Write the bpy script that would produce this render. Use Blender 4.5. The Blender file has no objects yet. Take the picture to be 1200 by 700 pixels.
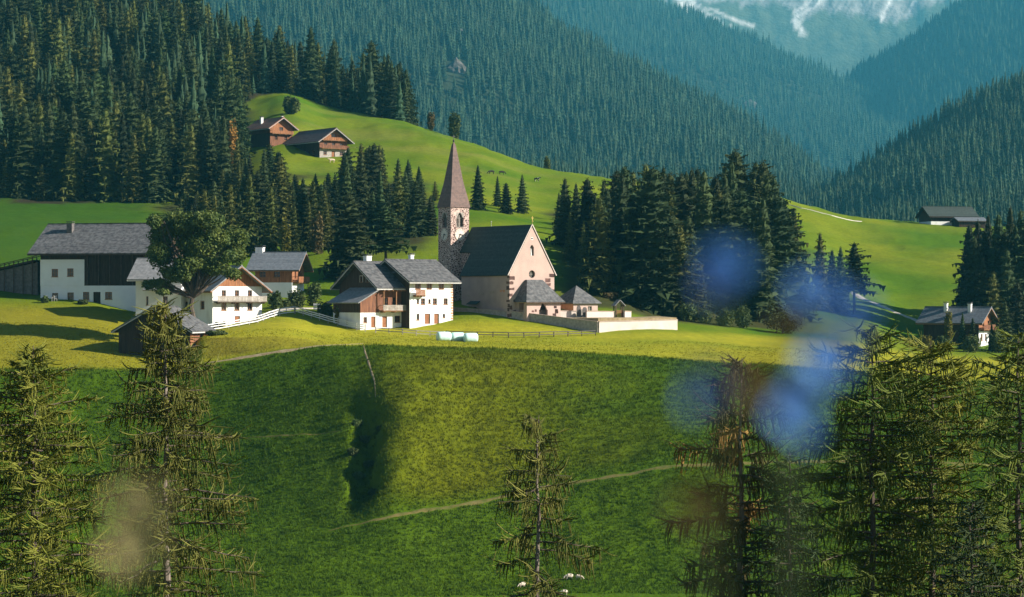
import bpy, math, random
import numpy as np
from mathutils import Vector

random.seed(7)
rng = np.random.default_rng(7)
R = math.radians
sc = bpy.context.scene
col = sc.collection

# ------------------------------------------------------------------ camera, sky, sun, exposure
F = 2500.0                 # focal length in pixels of a 1200 px wide frame (75 mm lens)
EYE = 2.4                 # eye height above the church yard's level
HZ = 345.0                 # row of the horizon in the 1200x700 frame
cd = bpy.data.cameras.new('camera')
cam = bpy.data.objects.new('camera', cd)
col.objects.link(cam)
sc.camera = cam
cam.location = (0, 0, EYE)
cam.rotation_euler = (R(90), 0, 0)
cd.lens = 75.0
cd.sensor_width = 36.0
cd.shift_y = -(350 - HZ) / 1200.0
cd.clip_start = 0.05
cd.clip_end = 30000
cd.dof.use_dof = True
cd.dof.focus_distance = 165
cd.dof.aperture_fstop = 3.4

SUN_AZ, SUN_EL = 80.0, 27.0      # degrees to the right of "towards the camera", degrees up
sdir = Vector((math.sin(R(SUN_AZ)) * math.cos(R(SUN_EL)), -math.cos(R(SUN_AZ)) * math.cos(R(SUN_EL)), math.sin(R(SUN_EL))))
w = bpy.data.worlds.new('World')
sc.world = w
w.use_nodes = True
nt = w.node_tree
bg = nt.nodes['Background']
sky = nt.nodes.new('ShaderNodeTexSky')
sky.sky_type = 'NISHITA'
sky.sun_disc = False
sky.sun_elevation = R(SUN_EL)
sky.sun_rotation = math.atan2(sdir.x, sdir.y)
sky.altitude = 1300
sky.air_density = 1.0
sky.dust_density = 0.6
nt.links.new(sky.outputs[0], bg.inputs[0])
bg.inputs[1].default_value = 0.05
sl = bpy.data.lights.new('sun', 'SUN')
sl.energy = 5.0
sl.angle = R(0.5)
sl.color = (1.0, 0.93, 0.83)
so = bpy.data.objects.new('sun', sl)
col.objects.link(so)
so.rotation_euler = (-sdir).to_track_quat('-Z', 'Y').to_euler()
sc.view_settings.view_transform = 'Standard'
sc.view_settings.look = 'None'
sc.view_settings.exposure = 1.12
sc.view_settings.gamma = 1.0
sc.view_settings.use_curve_mapping = False
sc.render.engine = 'CYCLES'
sc.cycles.use_denoising = True
sc.cycles.max_bounces = 5
sc.cycles.diffuse_bounces = 2
sc.cycles.glossy_bounces = 2
sc.cycles.transmission_bounces = 2
sc.cycles.volume_bounces = 1
sc.cycles.transparent_max_bounces = 4

# ------------------------------------------------------------------ materials
MATS = {}
def mat(name, c1, c2=None, scale=1.0, detail=5, rough=0.9, bump=0.0, bscale=None, rand=0.0, hue=0.0, stretch=(1, 1, 1),
        spec=0.2, lo=0.35, hi=0.65, bands=None, attr=None, trans=0.0, bdist=0.05, metal=0.0):
    m = bpy.data.materials.new(name)
    m.use_nodes = True
    t = m.node_tree
    L = t.links.new
    bs = t.nodes['Principled BSDF']
    bs.inputs['Roughness'].default_value = rough
    bs.inputs['Specular IOR Level'].default_value = spec
    bs.inputs['Metallic'].default_value = metal
    if c2 is None:
        c2 = tuple(x * 0.8 for x in c1)
    tc = t.nodes.new('ShaderNodeTexCoord')
    mp = t.nodes.new('ShaderNodeMapping')
    mp.inputs['Scale'].default_value = stretch
    L(tc.outputs['Object'], mp.inputs[0])
    nz = t.nodes.new('ShaderNodeTexNoise')
    nz.inputs['Scale'].default_value = scale
    nz.inputs['Detail'].default_value = detail
    L(mp.outputs[0], nz.inputs[0])
    cr = t.nodes.new('ShaderNodeValToRGB')
    cr.color_ramp.elements[0].position = lo
    cr.color_ramp.elements[1].position = hi
    cr.color_ramp.elements[0].color = (*c1, 1)
    cr.color_ramp.elements[1].color = (*c2, 1)
    L(nz.outputs[0], cr.inputs[0])
    out = cr.outputs[0]
    if attr:
        a = t.nodes.new('ShaderNodeAttribute')
        a.attribute_name = attr
        mx = t.nodes.new('ShaderNodeMix')
        mx.data_type = 'RGBA'
        mx.blend_type = 'MULTIPLY'
        mx.inputs[0].default_value = 1
        L(out, mx.inputs[6])
        L(a.outputs['Color'], mx.inputs[7])
        out = mx.outputs[2]
    hgt = None
    if bands:                       # (axis, period, depth 0..1): courses of shingles or joints between boards
        ax, per, dep = bands
        sx = t.nodes.new('ShaderNodeSeparateXYZ')
        L(tc.outputs['Object'], sx.inputs[0])
        dv = t.nodes.new('ShaderNodeMath'); dv.operation = 'DIVIDE'
        L(sx.outputs['XYZ'.index(ax)], dv.inputs[0]); dv.inputs[1].default_value = per
        fr = t.nodes.new('ShaderNodeMath'); fr.operation = 'FRACT'
        L(dv.outputs[0], fr.inputs[0])
        fl = t.nodes.new('ShaderNodeMath'); fl.operation = 'FLOOR'
        L(dv.outputs[0], fl.inputs[0])
        wn = t.nodes.new('ShaderNodeTexWhiteNoise'); wn.noise_dimensions = '1D'
        L(fl.outputs[0], wn.inputs['W'])
        edge = t.nodes.new('ShaderNodeMapRange')
        edge.inputs[1].default_value = 0.0; edge.inputs[2].default_value = 0.18
        edge.inputs[3].default_value = 1 - dep; edge.inputs[4].default_value = 1.0
        L(fr.outputs[0], edge.inputs[0])
        vr = t.nodes.new('ShaderNodeMapRange')
        vr.inputs[3].default_value = 1 - dep * 0.5; vr.inputs[4].default_value = 1.0 + dep * 0.25
        L(wn.outputs[0], vr.inputs[0])
        ml = t.nodes.new('ShaderNodeMath'); ml.operation = 'MULTIPLY'
        L(edge.outputs[0], ml.inputs[0]); L(vr.outputs[0], ml.inputs[1])
        vm = t.nodes.new('ShaderNodeVectorMath'); vm.operation = 'SCALE'
        L(out, vm.inputs[0]); L(ml.outputs[0], vm.inputs['Scale'])
        out = vm.outputs[0]
        hgt = edge.outputs[0]
    if rand or hue:
        oi = t.nodes.new('ShaderNodeObjectInfo')
        hs = t.nodes.new('ShaderNodeHueSaturation')
        mr = t.nodes.new('ShaderNodeMapRange')
        mr.inputs[3].default_value = 1 - rand
        mr.inputs[4].default_value = 1 + rand
        L(oi.outputs['Random'], mr.inputs[0])
        L(mr.outputs[0], hs.inputs['Value'])
        w1 = t.nodes.new('ShaderNodeTexWhiteNoise'); w1.noise_dimensions = '1D'
        L(oi.outputs['Random'], w1.inputs['W'])
        mh = t.nodes.new('ShaderNodeMapRange')
        mh.inputs[3].default_value = 0.5 - hue
        mh.inputs[4].default_value = 0.5 + hue * 0.1
        L(w1.outputs[0], mh.inputs[0])
        L(mh.outputs[0], hs.inputs['Hue'])
        L(out, hs.inputs['Color'])
        out = hs.outputs[0]
    L(out, bs.inputs['Base Color'])
    if bump:
        bp = t.nodes.new('ShaderNodeBump')
        bp.inputs['Strength'].default_value = bump
        bp.inputs['Distance'].default_value = bdist
        if hgt is not None:
            L(hgt, bp.inputs['Height'])
        else:
            n2 = t.nodes.new('ShaderNodeTexNoise')
            n2.inputs['Scale'].default_value = bscale or scale * 3
            n2.inputs['Detail'].default_value = 4
            L(mp.outputs[0], n2.inputs[0])
            L(n2.outputs[0], bp.inputs['Height'])
        L(bp.outputs[0], bs.inputs['Normal'])
    if trans:
        tr = t.nodes.new('ShaderNodeBsdfTranslucent')
        L(out, tr.inputs[0])
        ms = t.nodes.new('ShaderNodeMixShader')
        ms.inputs[0].default_value = trans
        L(bs.outputs[0], ms.inputs[1]); L(tr.outputs[0], ms.inputs[2])
        L(ms.outputs[0], t.nodes['Material Output'].inputs[0])
    MATS[name] = m
    return m

mat('ground', (0.88, 0.88, 0.86), (1.10, 1.10, 1.08), scale=0.8, detail=9, rough=1.0, bump=0.6, bscale=2.2, spec=0.05, attr='tint', bdist=0.25)
mat('rockface', (0.80, 0.80, 0.80), (1.15, 1.15, 1.15), scale=0.02, detail=10, rough=1.0, bump=0.8, bscale=0.05, spec=0.05, attr='tint', bdist=8)
mat('blade', (0.75, 0.75, 0.75), (1.2, 1.2, 1.1), scale=0.3, detail=5, rough=0.9, spec=0.1, attr='tint', trans=0.25)
mat('dirt', (0.23, 0.17, 0.09), (0.33, 0.26, 0.15), scale=1.5, rough=1, bump=0.3)
mat('trail', (0.155, 0.125, 0.038), (0.075, 0.088, 0.014), scale=0.8, rough=1, bump=0.3)
mat('gravel', (0.42, 0.38, 0.31), (0.55, 0.50, 0.42), scale=3, rough=1, bump=0.3)
mat('plaster', (0.80, 0.79, 0.75), (0.60, 0.57, 0.51), scale=0.55, detail=10, stretch=(1.6, 1.6, 0.5), rough=0.95, bump=0.15, bscale=6, lo=0.5, hi=0.85)
mat('plaster_cool', (0.80, 0.80, 0.78), (0.70, 0.70, 0.68), scale=0.6, detail=8, rough=0.95, bump=0.15, bscale=6, lo=0.45, hi=0.9)
mat('plaster_pink', (0.52, 0.375, 0.315), (0.41, 0.30, 0.26), scale=0.5, detail=9, rough=0.95, bump=0.2, bscale=5, lo=0.3, hi=0.75)
mat('plaster_rose', (0.62, 0.30, 0.18), (0.52, 0.25, 0.15), scale=0.9, rough=0.95, bump=0.15, bscale=6)
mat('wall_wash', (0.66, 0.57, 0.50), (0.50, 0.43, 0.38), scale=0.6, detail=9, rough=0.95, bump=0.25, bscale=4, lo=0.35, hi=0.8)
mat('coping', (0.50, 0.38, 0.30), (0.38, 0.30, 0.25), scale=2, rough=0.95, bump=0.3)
mat('quoin', (0.075, 0.045, 0.04), (0.14, 0.075, 0.06), scale=1.5, rough=0.95, bump=0.3, rand=0.4)
mat('slate', (0.060, 0.060, 0.064), (0.150, 0.148, 0.145), scale=1.6, detail=12, rough=0.8, bump=0.5, bands=('Z', 0.16, 0.35), spec=0.3)
mat('slate_pale', (0.17, 0.17, 0.17), (0.27, 0.265, 0.26), scale=2, detail=8, rough=0.7, bump=0.4, bands=('Z', 0.2, 0.25), spec=0.4)
mat('slate_blue', (0.11, 0.125, 0.14), (0.17, 0.185, 0.20), scale=2, detail=8, rough=0.75, bump=0.4, bands=('Z', 0.18, 0.3), spec=0.35)
mat('church_shingle', (0.035, 0.05, 0.045), (0.06, 0.075, 0.065), scale=2.5, detail=8, rough=0.8, bump=0.5, bands=('Z', 0.25, 0.35))
mat('spire_shingle', (0.19, 0.125, 0.105), (0.13, 0.09, 0.08), scale=2.0, detail=8, rough=0.75, bump=0.4, bands=('Z', 0.3, 0.25))
mat('tile_red', (0.33, 0.16, 0.10), (0.24, 0.12, 0.09), scale=2, detail=6, rough=0.85, bump=0.4, bands=('Z', 0.3, 0.3))
mat('roof_brown', (0.12, 0.085, 0.08), (0.17, 0.125, 0.115), scale=1.2, detail=6, rough=0.85, bump=0.4, bands=('Z', 0.3, 0.3))
mat('wood_dark', (0.030, 0.021, 0.015), (0.062, 0.041, 0.027), scale=1.2, detail=8, rough=0.9, stretch=(4, 4, 0.4), bump=0.4, bands=('X', 0.3, 0.45))
mat('wood_dark_y', (0.045, 0.030, 0.020), (0.085, 0.055, 0.035), scale=1.2, detail=8, rough=0.9, stretch=(4, 4, 0.4), bump=0.4, bands=('Y', 0.3, 0.45))
mat('wood_red', (0.27, 0.12, 0.065), (0.13, 0.06, 0.038), scale=1.2, detail=8, rough=0.85, stretch=(4, 4, 0.4), bump=0.4, bands=('X', 0.26, 0.4))
mat('wood_orange', (0.40, 0.175, 0.08), (0.21, 0.09, 0.045), scale=1.2, detail=8, rough=0.85, stretch=(4, 4, 0.4), bump=0.4, bands=('X', 0.26, 0.35))
mat('wood_grey', (0.28, 0.24, 0.20), (0.40, 0.36, 0.31), scale=2, detail=6, rough=0.9, stretch=(1, 1, 1), bump=0.3, rand=0.2)
mat('beam', (0.30, 0.15, 0.07), (0.20, 0.10, 0.05), scale=2, rough=0.85, bump=0.2)
mat('beam_dark', (0.06, 0.04, 0.03), (0.10, 0.07, 0.05), scale=2, rough=0.9, bump=0.2)
mat('trim', (0.52, 0.50, 0.46), (0.42, 0.40, 0.37), scale=2, rough=0.7)
mat('window_wood', (0.30, 0.13, 0.06), (0.22, 0.09, 0.04), scale=4, rough=0.8)
mat('window_pale', (0.55, 0.50, 0.42), (0.45, 0.40, 0.34), scale=4, rough=0.8)
mat('glass', (0.015, 0.02, 0.025), (0.02, 0.025, 0.03), scale=2, rough=0.12, spec=0.6)
mat('metal_dark', (0.03, 0.03, 0.03), (0.05, 0.05, 0.05), scale=3, rough=0.5, spec=0.5)
mat('clock_face', (0.74, 0.66, 0.56), (0.62, 0.54, 0.46), scale=1.5, rough=0.9)
mat('clock_black', (0.03, 0.025, 0.025), (0.05, 0.04, 0.04), scale=2, rough=0.7)
mat('gold', (0.7, 0.5, 0.15), (0.6, 0.42, 0.12), scale=3, rough=0.35, metal=0.9)
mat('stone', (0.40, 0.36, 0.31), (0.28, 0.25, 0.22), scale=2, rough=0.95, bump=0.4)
mat('outcrop', (0.13, 0.115, 0.10), (0.07, 0.065, 0.055), scale=0.15, detail=8, rough=1, bump=0.6, bdist=1.0)
mat('stone_dark', (0.10, 0.09, 0.085), (0.16, 0.14, 0.13), scale=2, rough=0.95, bump=0.4)
mat('wrap', (0.50, 0.72, 0.68), (0.62, 0.80, 0.76), scale=2.5, detail=5, rough=0.35, bump=0.5, bscale=5, spec=0.5)
mat('bark', (0.060, 0.046, 0.036), (0.115, 0.090, 0.070), scale=2.5, detail=8, rough=1, stretch=(1, 1, 0.25), bump=0.6, bscale=6)
mat('bark_pale', (0.24, 0.20, 0.165), (0.12, 0.09, 0.07), scale=3, detail=8, rough=1, stretch=(1, 1, 0.3), bump=0.6, bscale=8)
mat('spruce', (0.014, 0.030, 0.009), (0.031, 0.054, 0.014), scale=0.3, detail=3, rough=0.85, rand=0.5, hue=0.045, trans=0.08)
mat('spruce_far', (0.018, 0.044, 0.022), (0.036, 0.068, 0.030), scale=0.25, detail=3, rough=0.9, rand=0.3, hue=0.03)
mat('larch_mid', (0.046, 0.070, 0.015), (0.090, 0.102, 0.021), scale=0.5, detail=4, rough=0.85, rand=0.3, hue=0.03, trans=0.15)
mat('leaf', (0.045, 0.080, 0.014), (0.135, 0.165, 0.028), scale=0.35, detail=4, rough=0.7, spec=0.3, trans=0.25)
mat('leaf_bush', (0.040, 0.072, 0.020), (0.085, 0.120, 0.03), scale=0.6, detail=4, rough=0.75, rand=0.3, hue=0.03, trans=0.2)
mat('leaf_yellow', (0.18, 0.15, 0.02), (0.11, 0.12, 0.02), scale=0.6, detail=4, rough=0.75, trans=0.25)
mat('leaf_brown', (0.12, 0.085, 0.03), (0.07, 0.065, 0.022), scale=0.6, detail=4, rough=0.8, trans=0.2)
mat('leaf_orange', (0.38, 0.19, 0.04), (0.26, 0.15, 0.03), scale=0.6, detail=4, rough=0.8, trans=0.25)
mat('needle', (0.072, 0.108, 0.018), (0.170, 0.205, 0.032), scale=0.9, detail=4, rough=0.7, trans=0.3)
mat('needle_yellow', (0.110, 0.140, 0.018), (0.240, 0.240, 0.036), scale=0.9, detail=4, rough=0.7, trans=0.3)
mat('needle_brown', (0.052, 0.048, 0.016), (0.105, 0.085, 0.028), scale=1.5, detail=4, rough=0.8, trans=0.2)
mat('needle_olive', (0.085, 0.100, 0.018), (0.180, 0.175, 0.036), scale=0.9, detail=4, rough=0.8, trans=0.2)
mat('needle_dark', (0.020, 0.040, 0.014), (0.050, 0.072, 0.022), scale=1.5, detail=4, rough=0.8, trans=0.15)
mat('needle_rust', (0.36, 0.21, 0.055), (0.22, 0.13, 0.04), scale=1.5, detail=4, rough=0.8, trans=0.2)
mat('wool', (0.62, 0.50, 0.38), (0.70, 0.60, 0.48), scale=6, rough=1, bump=0.5)
mat('hide_black', (0.025, 0.02, 0.018), (0.05, 0.04, 0.035), scale=3, rough=0.8)
mat('hide_pied', (0.03, 0.025, 0.02), (0.6, 0.55, 0.5), scale=1.5, rough=0.8, lo=0.49, hi=0.51)
mat('hide_tan', (0.55, 0.42, 0.28), (0.62, 0.50, 0.36), scale=3, rough=0.8)
mat('petal', (0.10, 0.32, 0.82), (0.22, 0.48, 0.92), scale=60, rough=0.6, trans=0.3)
mat('petal_dark', (0.03, 0.08, 0.30), (0.06, 0.14, 0.42), scale=60, rough=0.6, trans=0.2)
mat('petal_ochre', (0.42, 0.36, 0.16), (0.50, 0.43, 0.20), scale=60, rough=0.8, trans=0.2)
mat('petal_umber', (0.13, 0.100, 0.035), (0.18, 0.135, 0.045), scale=60, rough=0.8, trans=0.2)
mat('petal_brown', (0.05, 0.03, 0.012), (0.08, 0.05, 0.02), scale=60, rough=0.9)
mat('stalk', (0.06, 0.10, 0.03), (0.09, 0.13, 0.04), scale=30, rough=0.7)

def stone_tower_material():
    m = bpy.data.materials.new('rubble_masonry')
    m.use_nodes = True
    t = m.node_tree
    L = t.links.new
    bs = t.nodes['Principled BSDF']
    bs.inputs['Roughness'].default_value = 0.95
    bs.inputs['Specular IOR Level'].default_value = 0.15
    tc = t.nodes.new('ShaderNodeTexCoord')
    mp = t.nodes.new('ShaderNodeMapping'); mp.inputs['Scale'].default_value = (2.2, 2.2, 3.2)
    L(tc.outputs['Object'], mp.inputs[0])
    nz = t.nodes.new('ShaderNodeTexNoise'); nz.inputs['Scale'].default_value = 2
    L(mp.outputs[0], nz.inputs[0])
    ad = t.nodes.new('ShaderNodeMix'); ad.data_type = 'RGBA'; ad.inputs[0].default_value = 0.12
    L(mp.outputs[0], ad.inputs[6]); L(nz.outputs[1], ad.inputs[7])
    v = t.nodes.new('ShaderNodeTexVoronoi'); v.inputs['Scale'].default_value = 1.0
    L(ad.outputs[2], v.inputs[0])
    ve = t.nodes.new('ShaderNodeTexVoronoi'); ve.feature = 'DISTANCE_TO_EDGE'; ve.inputs['Scale'].default_value = 1.0
    L(ad.outputs[2], ve.inputs[0])
    cr = t.nodes.new('ShaderNodeValToRGB')
    e = cr.color_ramp.elements
    e[0].position = 0.0; e[0].color = (0.075, 0.045, 0.040, 1)
    e[1].position = 1.0; e[1].color = (0.26, 0.17, 0.14, 1)
    k = e.new(0.45); k.color = (0.15, 0.075, 0.06, 1)
    k = e.new(0.7); k.color = (0.10, 0.075, 0.07, 1)
    sp = t.nodes.new('ShaderNodeSeparateColor'); L(v.outputs['Color'], sp.inputs[0]); L(sp.outputs[0], cr.inputs[0])
    mr = t.nodes.new('ShaderNodeMapRange'); mr.inputs[1].default_value = 0.06; mr.inputs[2].default_value = 0.17
    L(ve.outputs[0], mr.inputs[0])
    mx = t.nodes.new('ShaderNodeMix'); mx.data_type = 'RGBA'
    mx.inputs[6].default_value = (0.62, 0.46, 0.39, 1)
    L(cr.outputs[0], mx.inputs[7]); L(mr.outputs[0], mx.inputs[0])
    L(mx.outputs[2], bs.inputs['Base Color'])
    bp = t.nodes.new('ShaderNodeBump'); bp.inputs['Strength'].default_value = 0.6; bp.inputs['Distance'].default_value = 0.05
    L(mr.outputs[0], bp.inputs['Height']); L(bp.outputs[0], bs.inputs['Normal'])
    MATS['rubble'] = m
stone_tower_material()

# ------------------------------------------------------------------ mesh helpers
class MB:
    def __init__(s):
        s.v, s.f = [], []
    def add(s, v, f):
        n = len(s.v)
        s.v += [tuple(p) for p in v]
        s.f += [tuple(i + n for i in q) for q in f]
    def box(s, x0, x1, y0, y1, z0, z1):
        s.add([(x0, y0, z0), (x1, y0, z0), (x1, y1, z0), (x0, y1, z0), (x0, y0, z1), (x1, y0, z1), (x1, y1, z1), (x0, y1, z1)],
              [(3, 2, 1, 0), (4, 5, 6, 7), (0, 1, 5, 4), (1, 2, 6, 5), (2, 3, 7, 6), (3, 0, 4, 7)])
    def hexa(s, b, t):              # eight corners: four below, four above
        s.add(list(b) + list(t), [(3, 2, 1, 0), (4, 5, 6, 7), (0, 1, 5, 4), (1, 2, 6, 5), (2, 3, 7, 6), (3, 0, 4, 7)])
    def bar(s, a, b, w, h):         # a straight beam from a to b
        a, b = Vector(a), Vector(b)
        d = (b - a).normalized()
        sdv = d.cross(Vector((0, 0, 1)))
        if sdv.length < 1e-4:
            sdv = Vector((1, 0, 0))
        sdv.normalize()
        u = sdv.cross(d)
        q = lambda p: [p - sdv * w / 2 - u * h / 2, p + sdv * w / 2 - u * h / 2, p + sdv * w / 2 + u * h / 2, p - sdv * w / 2 + u * h / 2]
        s.hexa(q(a), q(b))
    def tube(s, pts, rad, n=6, cap=True):
        pts = [Vector(p) for p in pts]
        rings = []
        for i, p in enumerate(pts):
            d = (pts[min(i + 1, len(pts) - 1)] - pts[max(i - 1, 0)])
            if d.length < 1e-6:
                d = Vector((0, 0, 1))
            d.normalize()
            a = d.cross(Vector((0.31, 0.95, 0.05)))
            if a.length < 1e-3:
                a = d.cross(Vector((1, 0, 0)))
            a.normalize()
            b = d.cross(a)
            r = rad[i]
            rings.append([p + (a * math.cos(2 * math.pi * k / n) + b * math.sin(2 * math.pi * k / n)) * r for k in range(n)])
        v = [q for rg in rings for q in rg]
        f = []
        for i in range(len(pts) - 1):
            for k in range(n):
                f.append((i * n + k, i * n + (k + 1) % n, (i + 1) * n + (k + 1) % n, (i + 1) * n + k))
        if cap:
            f.append(tuple(range(n))[::-1])
            f.append(tuple((len(pts) - 1) * n + k for k in range(n)))
        s.add(v, f)
    def build(s, name, m, parent=None, smooth=False):
        me = bpy.data.meshes.new(name)
        me.from_pydata(s.v, [], s.f)
        me.materials.append(MATS[m] if isinstance(m, str) else m)
        if smooth:
            me.polygons.foreach_set('use_smooth', [True] * len(me.polygons))
        o = bpy.data.objects.new(name, me)
        col.objects.link(o)
        if parent is not None:
            o.parent = parent
        return o

def np_mesh(name, V, Fa, m, tint=None, smooth=True, parent=None, link=True):
    me = bpy.data.meshes.new(name)
    nf, k = Fa.shape
    me.vertices.add(len(V)); me.vertices.foreach_set('co', np.ascontiguousarray(V, dtype=np.float32).ravel())
    me.loops.add(nf * k); me.loops.foreach_set('vertex_index', np.ascontiguousarray(Fa, dtype=np.int32).ravel())
    me.polygons.add(nf); me.polygons.foreach_set('loop_start', np.arange(0, nf * k, k, dtype=np.int32))
    me.polygons.foreach_set('loop_total', np.full(nf, k, dtype=np.int32))
    if smooth:
        me.polygons.foreach_set('use_smooth', np.ones(nf, dtype=bool))
    me.update(calc_edges=True)
    if tint is not None:
        a = me.attributes.new('tint', 'FLOAT_COLOR', 'POINT')
        c = np.ones((len(V), 4), dtype=np.float32); c[:, :3] = tint
        a.data.foreach_set('color', c.ravel())
    me.materials.append(MATS[m])
    o = bpy.data.objects.new(name, me)
    if link:
        col.objects.link(o)
    if parent is not None:
        o.parent = parent
    return o

def empty(name, loc, rz=0.0):
    o = bpy.data.objects.new(name, None)
    o.empty_display_size = 0.5
    col.objects.link(o)
    o.location = loc
    o.rotation_euler = (0, 0, rz)
    return o

def tag(o, label=None, cat=None, group=None, kind=None):
    if label: o['label'] = label
    if cat: o['category'] = cat
    if group: o['group'] = group
    if kind: o['kind'] = kind
    return o

def copy_tree(o, parent=None):
    c = o.copy()
    col.objects.link(c)
    if parent is not None:
        c.parent = parent
    for ch in o.children:
        copy_tree(ch, c)
    return c

# ------------------------------------------------------------------ terrain: lofted profiles
def pchip(x, y, xq):
    x = np.asarray(x, float); y = np.asarray(y, float)
    h = np.diff(x); d = np.diff(y) / h
    m = np.zeros_like(y)
    m[0], m[-1] = d[0], d[-1]
    for i in range(1, len(x) - 1):
        if d[i - 1] * d[i] > 0:
            w1, w2 = 2 * h[i] + h[i - 1], h[i] + 2 * h[i - 1]
            m[i] = (w1 + w2) / (w1 / d[i - 1] + w2 / d[i])
    xq = np.clip(xq, x[0], x[-1])
    i = np.clip(np.searchsorted(x, xq) - 1, 0, len(x) - 2)
    t = (xq - x[i]) / h[i]
    return ((1 + 2 * t) * (1 - t) ** 2 * y[i] + t * (1 - t) ** 2 * h[i] * m[i] + t * t * (3 - 2 * t) * y[i + 1] + t * t * (t - 1) * h[i] * m[i + 1])

def vnoise(x, y, seed=0):           # value noise on numpy arrays
    r = np.random.default_rng(seed).random((256, 256))
    xi, yi = np.floor(x).astype(int), np.floor(y).astype(int)
    fx, fy = x - xi, y - yi
    fx, fy = fx * fx * (3 - 2 * fx), fy * fy * (3 - 2 * fy)
    g = lambda a, b: r[a % 256, b % 256]
    return (g(xi, yi) * (1 - fx) * (1 - fy) + g(xi + 1, yi) * fx * (1 - fy) + g(xi, yi + 1) * (1 - fx) * fy + g(xi + 1, yi + 1) * fx * fy) * 2 - 1
def fbm(x, y, seed=0, o=4):
    s, a = 0, 1.0
    for k in range(o):
        s = s + a * vnoise(x * 2 ** k + 13.7 * k, y * 2 ** k + 7.1 * k, seed + k)
        a *= 0.5
    return s / 1.6
def sstep(a, b, x):
    t = np.clip((x - a) / (b - a), 0, 1)
    return t * t * (3 - 2 * t)

class Loft:
    """A height field: bearings (columns) each with a profile of (distance, row) knots; all columns have alike knots."""
    def __init__(s, table, pxs, Ds, bump):
        cp = sorted(table)
        nk = len(table[cp[0]])
        Dk = np.array([[k[0] for k in table[c]] for c in cp], float)
        Zk = np.array([[EYE - (k[1] - HZ) * k[0] / F for k in table[c]] for c in cp], float)
        s.px, s.D = np.asarray(pxs, float), np.asarray(Ds, float)
        dq = np.stack([pchip(cp, Dk[:, j], s.px) for j in range(nk)], 1)
        zq = np.stack([pchip(cp, Zk[:, j], s.px) for j in range(nk)], 1)
        s.Z = np.zeros((len(s.px), len(s.D)))
        s.S = np.zeros_like(s.Z)
        for i in range(len(s.px)):
            s.Z[i] = pchip(dq[i], zq[i], s.D)
            s.S[i] = np.interp(s.D, dq[i], np.arange(nk))
        s.Y = np.repeat(s.D[None, :], len(s.px), 0)
        s.X = (s.px[:, None] - 600) / F * s.Y
        s.Z = s.Z + bump(s.X, s.Y, s.S, np.repeat(s.px[:, None], len(s.D), 1))
    def uv(s, x, y):
        px = 600 + F * x / np.maximum(y, 1e-6)
        a = np.clip(np.interp(px, s.px, np.arange(len(s.px))), 0, len(s.px) - 1.001)
        b = np.clip(np.interp(y, s.D, np.arange(len(s.D))), 0, len(s.D) - 1.001)
        return a, b
    def samp(s, A, x, y):
        a, b = s.uv(np.asarray(x, float), np.asarray(y, float))
        i, j = a.astype(int), b.astype(int)
        u, v = a - i, b - j
        return A[i, j] * (1 - u) * (1 - v) + A[i + 1, j] * u * (1 - v) + A[i, j + 1] * (1 - u) * v + A[i + 1, j + 1] * u * v
    def z(s, x, y):
        return float(s.samp(s.Z, np.array([x]), np.array([y]))[0])
    def hit(s, px, py, dmin=250.0):  # the point of the ground seen at a pixel
        D = np.arange(dmin, s.D[-1], 0.25)
        X = (px - 600) / F * D
        z = s.samp(s.Z, X, D)
        rows = HZ + (EYE - z) * F / D
        k = np.argmax(rows <= py)
        return Vector((X[k], D[k], z[k]))
    def at(s, px, D):
        x = (px - 600) / F * D
        return Vector((x, D, s.z(x, D)))
    def mesh(s, name, m, tint):
        n, k = s.X.shape
        V = np.stack([s.X, s.Y, s.Z], -1).reshape(-1, 3)
        I = np.arange(n * k).reshape(n, k)
        Fa = np.stack([I[:-1, :-1], I[1:, :-1], I[1:, 1:], I[:-1, 1:]], -1).reshape(-1, 4)
        return np_mesh(name, V, Fa, m, tint.reshape(-1, 3))

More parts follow.
